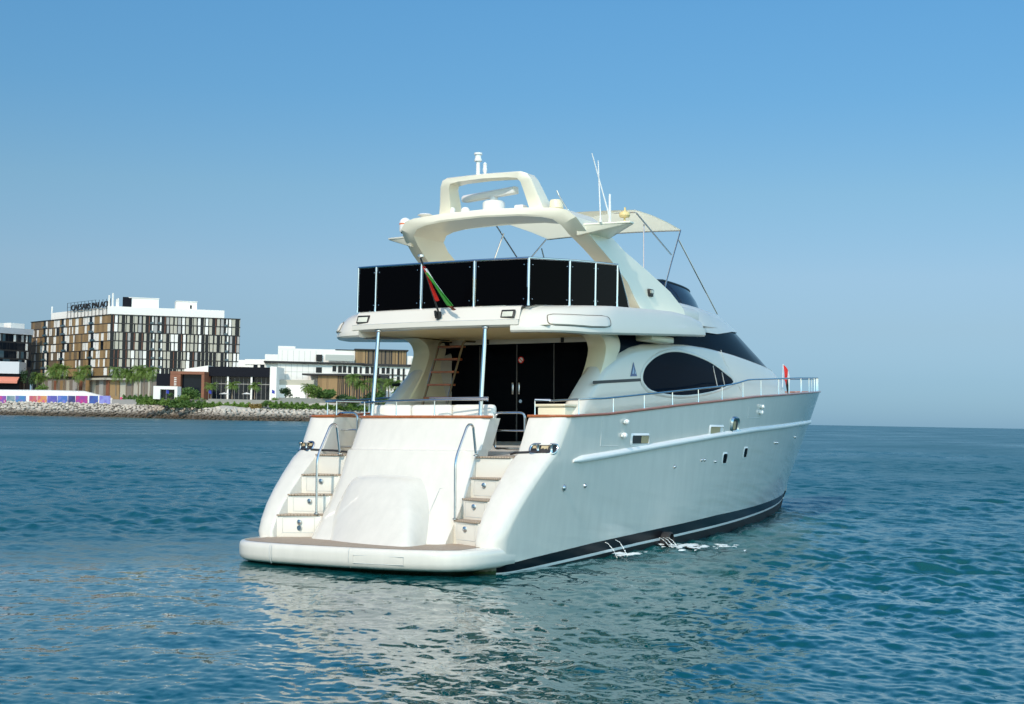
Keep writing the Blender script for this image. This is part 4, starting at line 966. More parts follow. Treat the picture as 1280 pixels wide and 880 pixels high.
# --- buildings
conc = mat('white_render', (.82, .79, .73), .8, var=.05, scale=.1); dark_frame = mat('facade_frame', (.022, .02, .02), .6)
dglass = mat('facade_glass', (.006, .010, .016), .1, spec=.2); bglass = mat('balcony_glass', (.05, .09, .11), .1, spec=.5)
pwhite = mat('panel_white', (.78, .75, .69), .6); pbeige = mat('panel_beige', (.44, .41, .33), .7); pgrey = mat('panel_grey', (.36, .35, .33), .7)
bronze = [mat('panel_bronze_a', (.30, .19, .085), .55), mat('panel_bronze_b', (.23, .145, .065), .55), mat('panel_bronze_c', (.14, .10, .06), .55)]
brownwood = mat('portal_timber', (.22, .085, .045), .6, var=.2, scale=.5); darkblk = mat('dark_cladding', (.006, .007, .012), .6, spec=.15); greyroof = mat('grey_canopy', (.45, .46, .48), .6, var=.1, scale=.3)
NB = {'n': 0}
class Facade:
    """a wall plane from A to B (plan), pieces placed by metres along it and height; out = towards the viewer"""
    def __init__(s, A, B, z0): s.A = Vector((*A, 0)); s.B = Vector((*B, 0)); s.t = (s.B - s.A).normalized(); s.L = (s.B - s.A).length; s.n = Vector((s.t.y, -s.t.x, 0)); s.z0 = z0
    def slab(s, u0, u1, z0, z1, o0, o1):
        a = s.A + s.t * u0; b = s.A + s.t * u1
        q = [a + s.n * o1, b + s.n * o1, b + s.n * o0, a + s.n * o0]
        return [(p.x, p.y, z0) for p in q], (0, 0, z1 - z0)
    def put(s, mb, u0, u1, z0, z1, o0, o1, mi=0): q, d = s.slab(u0, u1, z0, z1, o0, o1); mb.prism(q, d, mi); return mb
def footing(name, label, cat, A, z, group=None): return thing(name, label, cat, (*A, z), group)
def pieces(lst, name, parent):
    """list of (area, mesh builder, materials): the hundred largest as parts, the rest as one part"""
    lst = sorted(lst, key=lambda q: -q[0])
    for a, m, mt in lst[:100]: m.build(name, mt, parent, smooth=0, merge=0)
    if len(lst) > 100:
        R_ = MB(); mts = []
        for a, m, mt in lst[100:]:
            if mt not in mts: mts.append(mt)
            R_.add(m.v, m.f, mts.index(mt))
        R_.build(name, mts, parent, smooth=0, merge=0, kind='stuff')

# the big hotel: bronze face to the left, black and white face to the right
HD = 830
cA = loc(38, 917); cB = loc(137, HD); cC = loc(299, 851)
zt_h = hgt(137, 393, HD); zp = hgt(137, 470, HD); zg_h = hgt(137, 500, HD) - 2
hotel = footing('hotel_building', 'big flat-roofed hotel with a bronze panelled face and a black and white face', 'building', cB, zg_h)
core = MB(); back = [(cC[0] + fh[0] * 60 - rh[0] * 40, cC[1] + fh[1] * 60 - rh[1] * 40), (cA[0] + fh[0] * 30 + rh[0] * 25, cA[1] + fh[1] * 30 + rh[1] * 25)]
core.prism([(*cA, zp), (*cB, zp), (*cC, zp), (*back[0], zp), (*back[1], zp)], (0, 0, zt_h - zp)); core.build('wall', dark_frame, hotel, smooth=0)
FL = Facade(cA, cB, zp); FR = Facade(cB, cC, zp); nst = 7; hs_ = (zt_h - zp) / nst
wins = []; pans = []; rh_ = random.Random(21)
for F, bays, left in ((FL, 17, True), (FR, 33, False)):
    bw = F.L / bays
    # uneven bay edges, shifting every two storeys
    balc = {3, 7, 13} if left else {10, 12, 29}
    for b2 in range(4):
        shift = rh_.uniform(-.25, .25) * bw
        for b_ in range(bays):
            kindb = rh_.random(); u0 = b_ * bw + (shift if b_ else 0); u1 = (b_ + 1) * bw + (shift if b_ < bays - 1 else 0)
            mb_ = rh_.choice(bronze); cut = rh_.uniform(.35, .8)
            for st_ in ((0,) if b2 == 3 else (0, 1)):
                fl_ = nst - 1 - (b2 * 2 + st_)
                if b2 == 3: fl_ = 0
                z0 = zp + fl_ * hs_ + .35; z1 = zp + (fl_ + 1) * hs_ - .25; A_ = (u1 - u0) * hs_
                if b_ in balc:
                    wins.append((A_, F.put(MB(), u0 + .3, u0 + (u1 - u0) * .55, z0, z1, -.02, .06), dglass)); pans.append((A_, F.put(MB(), u0 + (u1 - u0) * .58, u1 - .1, z0, z1, -.02, .25), pwhite))
                    wins.append((A_ * .3, F.put(MB(), u0 + .2, u1 - .2, z0, z0 + 1.1, .9, .98), bglass))
                elif left:
                    if kindb < .22: wins.append((A_, F.put(MB(), u0 + .15, u0 + (u1 - u0) * cut, z0, z1, -.02, .06), pwhite if rh_.random() < .6 else dglass)); pans.append((A_, F.put(MB(), u0 + (u1 - u0) * cut, u1 - .05, z0 - .3, z1, -.02, .3), mb_))
                    else:
                        for w0, w1 in (((0, .34), (.34, .66), (.66, 1.0)) if kindb < .6 else ((0, .5), (.5, 1.0))):
                            if rh_.random() < .2: pans.append((A_ * .3, F.put(MB(), u0 + (u1 - u0) * w0 + .08, u0 + (u1 - u0) * w1 - .5, z0, z1, -.02, .12), pwhite))
                            else: pans.append((A_ * .3, F.put(MB(), u0 + (u1 - u0) * w0 + .02, u0 + (u1 - u0) * w1 - .04, z0 - .3, z1 - .02, -.02, .28 + .04 * rh_.random()), (rh_.choice(bronze[:2]) if b_ > 11 else rh_.choice(bronze) if b_ > 7 else rh_.choice(bronze[1:]))))
                else:
                    if kindb < .40: wins.append((A_, F.put(MB(), u0 + .12, u1 - .12, z0, z1, -.02, .05), dglass)); pans.append((A_ * .15, F.put(MB(), u1 - .42, u1 - .1, z0, z1, -.02, .35), pbeige if kindb > .2 else brownwood))
                    else:
                        pm_ = (pwhite if kindb < .59 else pbeige if kindb < .88 else pgrey); gap_ = (u1 - u0) * rh_.uniform(.0, .3)
                        pans.append((A_, F.put(MB(), u0 + .15 + gap_, u1 - .18, z0, z1, -.02, .3), pm_)); wins.append((A_ * .1 + gap_, F.put(MB(), u0 + .02, u0 + .12 + gap_, z0, z1, -.02, .05), dglass))
pieces(wins, 'window', hotel); pieces(pans, 'facade_panel', hotel)
bd = MB()
for F in (FL, FR):
    for f_ in range(nst + 1): F.put(bd, -.2, F.L + .2, zp + f_ * hs_ - .22, zp + f_ * hs_ + .16, -.1, .42 if f_ < nst else .8)
bd.build('floor_band', dark_frame, hotel, smooth=0)
rf = MB(); z1 = hgt(137, 380, HD)
FL.put(rf, 20, FL.L - 3, zt_h, zt_h + 5.2, -22, -4.5); FR.put(rf, -2, FR.L - 9, zt_h, zt_h + 5.0, -26, -4); rf.build('penthouse', conc, hotel, smooth=0)
for u0, u1, h0, h1 in ((10, 27, 5.0, 10.6), (37, 49, 5.0, 9.6)): rf = MB(); FR.put(rf, u0, u1, zt_h + h0 - .1, zt_h + h1, -22, -8); FR.put(rf, u0 - .2, u1 + .2, zt_h + h1, zt_h + h1 + .4, -22.3, -7.7); rf.build('roof_plant', conc, hotel, smooth=0)
rf = MB(); FR.put(rf, 6.5, 11.5, zt_h + 4.9, zt_h + 11, -12, -7.8); rf.build('roof_plant', darkblk, hotel, smooth=0)
rf = MB(); FR.put(rf, 45, 46, zt_h + 5.5, zt_h + 7.6, -8, -7.9); rf.build('roof_hatch', darkblk, hotel, smooth=0)
for F, u, h in ((FR, -1.2, 11.5), (FR, .9, 12.8), (FL, 17, 9.5), (FL, 109, 9.5), (FL, 111, 10)): rf = MB(); p = F.A + F.t * u - F.n * 6; rf.tube([(p.x, p.y, zt_h), (p.x, p.y, zt_h + h)], .5, seg=8); rf.build('roof_mast', conc, hotel)
# podium
pd = MB(); q2 = [(*loc(42, 915), zg_h), (*loc(137, HD + 4), zg_h), (*loc(200, HD + 10), zg_h), (*loc(296, 855), zg_h), (*back[0], zg_h), (*back[1], zg_h)]; pd.prism(q2, (0, 0, zp - zg_h)); pd.build('podium', mat('podium_stone', (.20, .17, .14), .8), hotel, smooth=0)
FP = Facade(loc(42, 915), loc(137, HD + 4), zg_h); FQ = Facade(loc(137, HD + 4), loc(200, HD + 10), zg_h)
for u in range(6, 108, 9): c_ = MB(); FP.put(c_, u, u + (3.6 if u % 2 else 5.2), zg_h, zp - 2.2, -.1, .5); c_.build('podium_panel', [bronze[0], pbeige, pgrey, brownwood][(u // 9) % 4], hotel, smooth=0)
for u0, u1 in ((.5, 6), (6.4, 9.5), (14, 18), (22, 24)): c_ = MB(); FQ.put(c_, u0, u1, zg_h, zp - 2.4, -.1, .5); c_.build('podium_panel', [bronze[0], bronze[1], pbeige, brownwood][int(u0) % 4], hotel, smooth=0)
c_ = MB(); FP.put(c_, 84, FP.L + 1, zp - 2.3, zp - 1.1, -.1, 3.5); FQ.put(c_, -1, 12, zp - 2.3, zp - 1.1, -.1, 3.5); c_.build('canopy', pbeige, hotel, smooth=0)
# rooftop lettering, a thing of its own on the roof
def text_mesh(txt, size, thick):
    cu = bpy.data.curves.new('lettering', 'FONT'); cu.body = txt; cu.size = size; cu.extrude = thick; cu.offset = .0; cu.align_x = 'LEFT'; cu.resolution_u = 3
    o = bpy.data.objects.new('lettering', cu); C.objects.link(o); dg = bpy.context.evaluated_depsgraph_get(); me = bpy.data.meshes.new_from_object(o.evaluated_get(dg)); bpy.data.objects.remove(o); return me
ua, ub = 52, FL.L - 9.5; p0 = FL.A + FL.t * ua - FL.n * 3.2
sign = thing('rooftop_sign', 'row of dark standing letters on a frame along the hotel roof edge', 'sign', (p0.x, p0.y, zt_h + 4.8))
me = text_mesh('CAESARS PALACE', 4.9, .35); xs = [v.co.x for v in me.vertices]; w_ = max(xs) - min(xs)
let = bpy.data.objects.new('lettering', me); C.objects.link(let); let.parent = sign; me.materials.append(dark_frame)
kx = (ub - ua) / w_; let.matrix_local = Matrix(((FL.t.x * kx, 0, FL.n.x, 0), (FL.t.y * kx, 0, FL.n.y, 0), (0, 1, 0, .4), (0, 0, 0, 1)))
fr_ = MB()
for h in (.2, 2.6, 5.2): FL.put(fr_, ua - 7, ua + 34, zt_h + 4.8 + h, zt_h + 4.95 + h, -3.9, -3.7)
for u in range(int(ua) - 7, int(ub) + 1, 5): FL.put(fr_, u, u + .22, zt_h + .1, zt_h + 10, -3.95, -3.7)
fr_.build('sign_frame', dark_frame, sign, smooth=0)

# low dark glass block at the far left
D0 = 870; A_ = loc(-60, D0 - 20); B_ = loc(38.5, D0 + 25); zt0 = hgt(10, 416, D0); zb0 = hgt(10, 490, D0) - 1
blk = footing('office_block', 'low dark glass block with a pale flat roof at the left edge of the photo', 'building', B_, zb0)
F0 = Facade(A_, B_, zb0); c_ = MB(); F0.put(c_, 0, F0.L, zb0 - 6, zt0, -50, 0); c_.build('wall', dark_frame, blk, smooth=0)
c_ = MB(); F0.put(c_, -1, F0.L + .5, zt0, zt0 + 3.6, -50, 1.2); c_.build('roof', greyroof, blk, smooth=0)
for u0, u1, h in ((-1, F0.L - 16, 6.6), (F0.L - 11, F0.L - 1, 7.2)): c_ = MB(); F0.put(c_, u0, u1, zt0 + 3.5, zt0 + h, -45, -6); c_.build('roof_plant', pwhite, blk, smooth=0)
w_ = []; p_ = []
for f_ in range(5):
    z0 = zt0 - (f_ + 1) * 5.1 + .5; z1 = zt0 - f_ * 5.1 - .4
    u = .3
    while u < F0.L - 1.5:
        wd = rh_.uniform(1.6, 3.4)
        if rh_.random() < .72: w_.append((wd, F0.put(MB(), u, min(u + wd, F0.L), z0, z1, -.05, .05 + .04 * rh_.random()), dglass if rh_.random() < .8 else bglass))
        else: p_.append((wd, F0.put(MB(), u, u + wd * .5, z0, z1, -.05, .25), [pgrey, pwhite, brownwood][rh_.randrange(3)]))
        u += wd + .25
pieces(w_, 'window', blk); pieces(p_, 'facade_panel', blk)
# shop front canopy and awning in front of it
D1 = 845; zs0 = hgt(5, 490, D1) - 1; F1 = Facade(loc(-60, D1), loc(25, D1 + 3), zs0)
shop = footing('shop_pavilion', 'low shop with a corrugated pale canopy and a coral awning at the left edge', 'building', loc(25, D1 + 3), zs0)
c_ = MB(); F1.put(c_, 0, F1.L, zs0 - 6, hgt(5, 467, D1), -15, 0); c_.build('wall', darkblk, shop, smooth=0)
c_ = MB(); F1.put(c_, 0, F1.L, hgt(5, 467, D1), hgt(5, 452, D1), -15, 1.5)
c_.build('canopy', mat('corrugated_metal', (.55, .56, .58), .5, bump=.8, bscale=.9, stretch=(1, 1, .02)), shop, smooth=0)
c_ = MB(); za = hgt(5, 471, D1); zb_ = hgt(5, 478, D1)
aw = [F1.A + F1.t * 0 + F1.n * .2, F1.A + F1.t * F1.L + F1.n * .2, F1.A + F1.t * F1.L + F1.n * 5, F1.A + F1.n * 5]
c_.add([(aw[0].x, aw[0].y, za), (aw[1].x, aw[1].y, za), (aw[2].x, aw[2].y, zb_ + .8), (aw[3].x, aw[3].y, zb_ + .8), (aw[2].x, aw[2].y, zb_ - .6), (aw[3].x, aw[3].y, zb_ - .6), (aw[0].x, aw[0].y, za - .3), (aw[1].x, aw[1].y, za - .3)], [(0, 1, 2, 3), (3, 2, 4, 5), (6, 7, 4, 5), (0, 3, 5, 6), (1, 2, 4, 7)])
c_.build('awning', mat('coral_awning', (.62, .22, .15), .8), shop, smooth=0)

# black pavilion with white fins
D2 = 742; zgd = hgt(300, 499, D2) - .6; F2 = Facade(loc(261, D2), loc(341, D2), zgd)
pav = footing('black_pavilion', 'long black topped glass pavilion with slim white columns', 'building', loc(261, D2), zgd)
zl = hgt(300, 471, D2); zu = hgt(300, 459, D2)
c_ = MB(); F2.put(c_, 0, F2.L, zgd, zl, -22, -3.0); c_.build('glass_wall', dglass, pav, smooth=0)
c_ = MB(); F2.put(c_, -.2, F2.L + .2, zl, zu, -24, .4); c_.build('roof', darkblk, pav, smooth=0)
for px in (285.5, 315): c_ = MB(); u = (px - 261) / 80 * F2.L; F2.put(c_, u - .45, u + .45, zgd, zl + .1, -.9, 0); c_.build('column', pwhite, pav, smooth=0)
c_ = MB(); u = (338.3 - 261) / 80 * F2.L; F2.put(c_, u, u + 3.4, zgd, hgt(340, 458.5, D2), -24, .8); c_.build('white_fin', conc, pav, smooth=0)
c_ = MB(); zq = hgt(250, 457, D2); q = F2.A - F2.t * 12.3; q1 = F2.A + F2.n * .9; q = q + F2.n * .9
c_.prism([(q.x, q.y, hgt(232, 466, D2)), (q.x, q.y, hgt(232, 461.5, D2)), (q1.x, q1.y, zq), (q1.x, q1.y, zgd), (q1.x - F2.t.x * 1.3, q1.y - F2.t.y * 1.3, zgd), (q1.x - F2.t.x * 1.3, q1.y - F2.t.y * 1.3, hgt(250, 466, D2))], -F2.n * 14); c_.build('white_gable', conc, pav, smooth=0)
c_ = MB()
for u in np.linspace(1.5, F2.L - 1.5, 14): F2.put(c_, u, u + .12, zgd, zl, -2.98, -2.85)
F2.put(c_, 0, F2.L, zgd + 8.2, zgd + 8.5, -2.98, -2.8); c_.build('mullions', pgrey, pav, smooth=0, kind=None)
# brown timber portal
D3 = 735; zg3 = hgt(235, 498, D3) - .5; F3 = Facade(loc(196, D3 + 3), loc(257, D3), zg3); f3 = lambda px: (px - 196) / 61 * F3.L
por = footing('timber_portal', 'tall reddish brown timber portal framing a dark glass entrance', 'building', loc(214, D3), zg3)
c_ = MB(); F3.put(c_, f3(214), f3(256.5), hgt(235, 468, D3), hgt(235, 464.5, D3), -14, .6); F3.put(c_, f3(214), f3(227), zg3, hgt(220, 468, D3) + .02, -14, .6); F3.put(c_, f3(253), f3(256.5), zg3, hgt(255, 468, D3) + .02, -14, .6); c_.build('portal_frame', brownwood, por, smooth=0)
c_ = MB(); F3.put(c_, f3(227), f3(253), zg3, hgt(235, 468, D3), -14, -2); c_.build('glass_wall', dglass, por, smooth=0)
c_ = MB(); F3.put(c_, f3(196), f3(214), zg3, hgt(205, 467, D3), -14, -.5); c_.build('side_wing', darkblk, por, smooth=0)
c_ = MB()
for k in range(5): F3.put(c_, f3(219), f3(222), hgt(220, 473 + k * 2.2, D3), hgt(220, 472 + k * 2.2, D3), .58, .75)
c_.build('pier_lettering', pwhite, por, smooth=0)
D4 = 722; zg4 = hgt(205, 498, D4) - .5; F4 = Facade(loc(193, D4), loc(223, D4), zg4); f4 = lambda px: (px - 193) / 30 * F4.L
ent = footing('white_entrance', 'small white framed entrance lodge with a wide dark opening', 'building', loc(193, D4), zg4)
c_ = MB(); F4.put(c_, 0, F4.L, hgt(208, 487, D4), hgt(208, 483, D4), -8, .4); F4.put(c_, 0, f4(201.5), zg4, hgt(208, 487, D4) + .02, -8, .4); F4.put(c_, f4(219.5), F4.L, zg4, hgt(208, 487, D4) + .02, -8, .4); c_.build('wall', conc, ent, smooth=0)
c_ = MB(); F4.put(c_, f4(201.5), f4(219.5), zg4, hgt(208, 487, D4), -7, -2); c_.build('opening', dglass, ent, smooth=0)
# white distant annex roofs between hotel and white building
D9 = 800; zg9 = hgt(315, 490, D9)
anx = footing('white_annex', 'pale low block seen just above the black pavilion roof', 'building', loc(298, D9), zg9); F9 = Facade(loc(298, D9), loc(352, D9 - 5), zg9)
c_ = MB(); F9.put(c_, 0, F9.L, zg9, hgt(320, 450.5, D9), -20, 0); F9.put(c_, 4, 17, hgt(320, 456, D9), hgt(320, 449.5, D9), -20, .5); c_.build('wall', conc, anx, smooth=0)
c_ = MB()
for u in (9, 13, 18): F9.put(c_, u, u + 2.4, hgt(320, 459.5, D9), hgt(320, 455.5, D9), -.05, .2)
c_.build('window', dglass, anx, smooth=0)

# white stepped building with bronze upper floor
D5 = 768; zg5 = hgt(400, 502, D5) - .5; F5 = Facade(loc(331, D5), loc(545, D5 + 12), zg5); f5 = lambda px: (px - 331) / 214 * F5.L; h5 = lambda px, py: hgt(px, py, D5)
wb = footing('stepped_building', 'white stepped building with a bronze clad upper floor and dark ledges', 'building', loc(331, D5), zg5)
c_ = MB(); F5.put(c_, f5(347), f5(545), zg5, h5(400, 455), -30, 0); F5.put(c_, f5(331), f5(347.2), zg5 + 8, h5(340, 443), -30, -1.2); F5.put(c_, f5(347), f5(443), h5(400, 455), h5(395, 436), -30, -1.5); F5.put(c_, f5(347), f5(368), h5(400, 437), h5(358, 432.5), -20, -1.4); F5.put(c_, f5(508), f5(516), h5(510, 456), h5(510, 444), -20, -1.5)
c_.build('wall', conc, wb, smooth=0)
c_ = MB(); F5.put(c_, f5(330), f5(455), h5(390, 454.3), h5(390, 452.4), -20, 2.2); F5.put(c_, f5(452), f5(545), h5(480, 457.2), h5(480, 454.6), -20, 1.6); F5.put(c_, f5(442), f5(510), h5(475, 437.5), h5(475, 436), -20, .8); F5.put(c_, f5(418), f5(444), h5(430, 437.3), h5(430, 436.3), -20, -1.2); c_.build('roof_ledge', dark_frame, wb, smooth=0)
c_ = MB(); F5.put(c_, f5(443), f5(508), h5(475, 455), h5(475, 437.3), -20, -.6); c_.build('upper_floor', dark_frame, wb, smooth=0)
x = 443.3
while x < 507:
    w_ = rh_.uniform(1.4, 4.2); g_ = rh_.uniform(.4, 2.2); c_ = MB(); F5.put(c_, f5(x), f5(min(x + w_, 508)), h5(475, 454.4), h5(475, 437.9), -.65, -.35 + .05 * rh_.random()); c_.build('bronze_panel', rh_.choice(bronze if x > 455 else bronze[:2]), wb, smooth=0); x += w_ + (g_ if x > 452 else .15)
for x0, x1, y0, y1 in ((394.5, 402, 443, 451), (394.5, 402, 459, 466), (415, 420, 457, 464.5), (422, 427, 457, 466), (428, 432.5, 457, 466), (434.5, 439, 457.5, 466.5), (441.5, 446.5, 458, 467), (449, 452, 458, 467), (456, 461, 458, 467), (463, 467.5, 458, 467), (470, 474, 459, 480), (476.5, 481, 459, 467), (482.5, 487, 459, 467), (476.5, 481, 469, 478), (482.5, 487, 469, 478), (489, 492, 460, 480), (496, 500, 460, 468), (496, 500, 470, 480), (503, 506, 460, 482), (518, 523, 460, 469), (526, 529, 460, 470), (536, 541, 462, 470)):
    c_ = MB(); F5.put(c_, f5(x0), f5(x1), h5((x0 + x1) / 2, y1), h5((x0 + x1) / 2, y0), -.4, .08 if y0 > 455 else -1.4); wn_ = c_.build('window', dglass, wb, smooth=0)
    if x0 > 414:
        c_ = MB(); F5.put(c_, f5(x0) - .35, f5(x1) + .35, h5((x0 + x1) / 2, y0) - .02, h5((x0 + x1) / 2, y0) + .35, -.1, .3); F5.put(c_, f5(x0) - .35, f5(x1) + .35, h5((x0 + x1) / 2, y1) - .35, h5((x0 + x1) / 2, y1) + .02, -.1, .3); F5.put(c_, f5(x0) - .35, f5(x0) + .02, h5((x0 + x1) / 2, y1) - .36, h5((x0 + x1) / 2, y0) + .36, -.1, .28); F5.put(c_, f5(x1) - .02, f5(x1) + .35, h5((x0 + x1) / 2, y1) - .36, h5((x0 + x1) / 2, y0) + .36, -.1, .28); c_.build('window_frame', pwhite, wn_, smooth=0)
c_ = MB()
for y in (468.2, 480.3): F5.put(c_, f5(470), f5(508), h5(490, y + .5), h5(490, y - .5), -.2, .9)
c_.build('balcony_ledge', dark_frame, wb, smooth=0)
blm = mat('balustrade_glass', (.42, .44, .40), .3)
c_ = MB(); F5.put(c_, f5(406), f5(442), h5(424, 451), h5(424, 443.5), 1.6, 1.7); c_.build('balustrade', blm, wb, smooth=0); c_ = MB(); F5.put(c_, f5(514), f5(545), h5(530, 454.8), h5(530, 447.5), 1.0, 1.1); c_.build('balustrade', blm, wb, smooth=0)
c_ = MB()
for x in range(350, 393, 7): F5.put(c_, f5(x), f5(x) + .12, h5(370, 474), h5(370, 455.2), -.05, .06); F5.put(c_, f5(x + 2), f5(x + 2) + .12, h5(370, 451.8), h5(370, 438), -1.55, -1.44)
F5.put(c_, f5(347), f5(393), h5(370, 465), h5(370, 464.7), -.05, .05); c_.build('panel_joints', pgrey, wb, smooth=0)
# bronze low wing in front
D6 = 752; zg6 = hgt(425, 500, D6) - .5; F6 = Facade(loc(380, D6 + 6), loc(476, D6), zg6); f6 = lambda px: (px - 380) / 96 * F6.L; h6 = lambda px, py: hgt(px, py, D6)
lw = footing('bronze_wing', 'low wing with bronze and black vertical cladding under a dark flat roof', 'building', loc(398, D6), zg6)
c_ = MB(); F6.put(c_, f6(398), F6.L, zg6, h6(425, 469), -14, 0); c_.build('wall', dark_frame, lw, smooth=0)
c_ = MB(); F6.put(c_, f6(379.5), F6.L + .5, h6(420, 469.6), h6(420, 467.4), -14, 2.2); c_.build('roof', dark_frame, lw, smooth=0)
x = 398.2
while x < 475:
    w_ = (2.6 if x < 420 else rh_.uniform(.5, 1.4)); c_ = MB(); F6.put(c_, f6(x), f6(x + w_), zg6, h6(425, 469.8), -.1, .2 + .05 * rh_.random()); c_.build('bronze_panel', rh_.choice(bronze[:2]), lw, smooth=0); x += w_ + (.12 if x < 420 else rh_.uniform(.9, 2.6))
# pale garden wall
D7 = 750; zg7 = hgt(365, 501, D7) - .5; F7 = Facade(loc(346, D7), loc(383, D7), zg7)
gw_ = footing('garden_wall', 'plain pale garden wall with a bronze strip along its top', 'wall', loc(346, D7), zg7)
c_ = MB(); F7.put(c_, 0, F7.L, zg7, hgt(365, 481.5, D7), -4, 0); c_.build('wall', conc, gw_, smooth=0); c_ = MB(); F7.put(c_, 0, F7.L + 4, hgt(365, 481.4, D7), hgt(365, 475, D7), -4, -1); c_.build('coping', pbeige, gw_, smooth=0)
# terrace retaining wall
D8 = 700
tw = MB()
for (a, da), (b, db) in (((262, 700), (352, 706)), ((352, 706), (560, 750))):
    F8 = Facade(loc(a, da), loc(b, db), 0); zz = hgt((a + b) / 2, 503.5, (da + db) / 2); F8.put(tw, 0, F8.L, zz - 4, zz + 1.5, -3, 0)
tag(tw.build('terrace_wall', mat('terrace_stone', (.26, .25, .22), .85, var=.2, scale=.3), None, smooth=0), 'long low grey terrace wall behind the green hedge', 'wall')

# white promenade wall and printed hoardings
DW = 822
pw = MB(); q = [(-60, 488, 497), (0, 488.3, 497), (60, 488.8, 498), (107, 490, 499), (125, 494.5, 500.5), (142, 499, 501)]
top_ = [(*loc(px, DW), hgt(px, y0, DW)) for px, y0, y1 in q]; bot_ = [(*loc(px, DW), hgt(px, y1, DW) - 3) for px, y0, y1 in q]; topb = [(*loc(px, DW + 9), hgt(px, y0, DW) + .6) for px, y0, y1 in q]; botb = [(*loc(px, DW + 9), hgt(px, y1, DW) - 3) for px, y0, y1 in q]
pw.grid([bot_, top_, topb, botb]); tag(pw.build('promenade_tent', mat('tent_white', (.80, .78, .74), .7), None, smooth=0), 'long low white tent roof behind the colourful printed hoardings', 'tent')
def banner_mat(name, c1, c2, sc_):
    m = bpy.data.materials.new(name); m.use_nodes = True; n = m.node_tree; b = n.nodes['Principled BSDF']; b.inputs['Roughness'].default_value = .5
    g = n.nodes.new('ShaderNodeTexCoord'); w = n.nodes.new('ShaderNodeTexNoise'); w.inputs['Scale'].default_value = sc_; w.inputs['Detail'].default_value = 2; n.links.new(g.outputs['Object'], w.inputs['Vector'])
    cr = n.nodes.new('ShaderNodeValToRGB'); cr.color_ramp.elements[0].position = .38; cr.color_ramp.elements[1].position = .62; cr.color_ramp.elements[0].color = (*[k * .8 for k in c1], 1); cr.color_ramp.elements[1].color = (*[k * .8 for k in c2], 1)
    n.links.new(w.outputs['Fac'], cr.inputs[0]); n.links.new(cr.outputs[0], b.inputs['Base Color']); return m
DB = 812
for x0, x1, c1, c2, lb in ((0, 9.3, (.22, .08, .42), (.68, .05, .22), 'purple and pink'), (9.8, 20, (.25, .33, .36), (.08, .22, .28), 'grey and teal'), (20.6, 34, (.05, .22, .48), (.22, .15, .45), 'light blue'), (38, 47.5, (.60, .16, .14), (.5, .08, .2), 'coral red'), (48, 60, (.70, .30, .10), (.62, .06, .26), 'orange and pink'), (60.5, 73, (.10, .10, .42), (.20, .12, .50), 'deep violet blue'), (73.5, 86, (.05, .16, .50), (.22, .2, .62), 'bright blue'), (86.5, 95.5, (.02, .03, .14), (.05, .06, .25), 'navy'), (96, 111, (.32, .04, .30), (.60, .03, .20), 'magenta'), (113, 124, (.03, .10, .38), (.05, .05, .3), 'dark blue'), (125.5, 139.5, (.28, .30, .70), (.18, .14, .55), 'pale lilac')):
    A1, B1 = loc(x0, DB), loc(x1, DB); zz = hgt((x0 + x1) / 2, 503.2, DB); t = thing('hoarding', lb + ' printed hoarding panel standing on the breakwater promenade', 'hoarding', (*A1, zz), 'printed hoardings on the promenade')
    Fb = Facade(A1, B1, zz); c_ = MB(); Fb.put(c_, .05, Fb.L - .05, zz - 1, hgt((x0 + x1) / 2, 495.0, DB), -.3, 0); c_.build('printed_panel', banner_mat('print_' + lb.replace(' ', '_'), c1, c2, .35), t, smooth=0)
    c_ = MB()
    for u in (.15, Fb.L - .35): Fb.put(c_, u, u + .2, zz - 1.2, zz + 1.4, -1.0, -.3)
    c_.build('post', pgrey, t, smooth=0)
c_ = MB(); Fb = Facade(loc(141, 806), loc(183, 770), 0)
zz = hgt(160, 503, 790); Fb.put(c_, 0, Fb.L, zz - 2, zz + 1.5, -.5, 0); tag(c_.build('low_wall', pgrey, None, smooth=0), 'low pale grey wall to the right of the printed hoardings', 'wall')
c_ = MB(); p = loc(153.5, 800); z_ = hgt(153.5, 502, 800); c_.box((p[0], p[1], z_), (.4, .4, 4.5)); c_.box((p[0], p[1] - .3, z_ + 1.2), (1.5, .2, 2.2), 1); tag(c_.build('small_sign', [pgrey, mat('pink_sign', (.7, .05, .2), .5)], None, smooth=0), 'small pink sign on a post above the breakwater', 'sign')
# closed parasols and blue pennants
for px, d in ((341, 715), (209, 714), (262, 716)):
    p = loc(px, d); z_ = hgt(px, 499, d) - .5; t = thing('pennant', 'small blue pennant on a pole %s' % ('beside the white fin of the pavilion' if px == 341 else 'in the opening of the white entrance' if px == 209 else 'at the left corner of the pavilion'), 'flag', (*p, z_), 'blue pennants')
    c_ = MB(); c_.tube([(*p, z_), (*p, z_ + 5.2)], .08, seg=6); c_.build('pole', pgrey, t); c_ = MB(); c_.prism([(p[0], p[1], z_ + 5.1), (p[0] + 1.6, p[1] + .2, z_ + 4.6), (p[0] + 1.5, p[1] + .3, z_ + 3.0), (p[0], p[1], z_ + 3.4)], (.02, -.06, 0)); c_.build('flag_cloth', mat('pennant_blue', (.03, .05, .35), .7), t, smooth=0)
for px in (309.5, 281.5):
    p = loc(px, 728); z_ = hgt(px, 499, 728) - .5; t = thing('parasol', 'white parasol on the pavilion terrace, %s' % ('right one' if px > 300 else 'left one'), 'parasol', (*p, z_), 'parasols on the terrace')
    c_ = MB(); c_.tube([(*p, z_), (*p, z_ + 3.6)], .08, seg=6); c_.build('pole', pgrey, t); c_ = MB(); c_.lathe((*p, z_ + 2.9), [(2.6, 0), (2.6, .08), (.1, .9), (.001, .95)], seg=8); c_.build('canopy', pwhite, t, smooth=0)

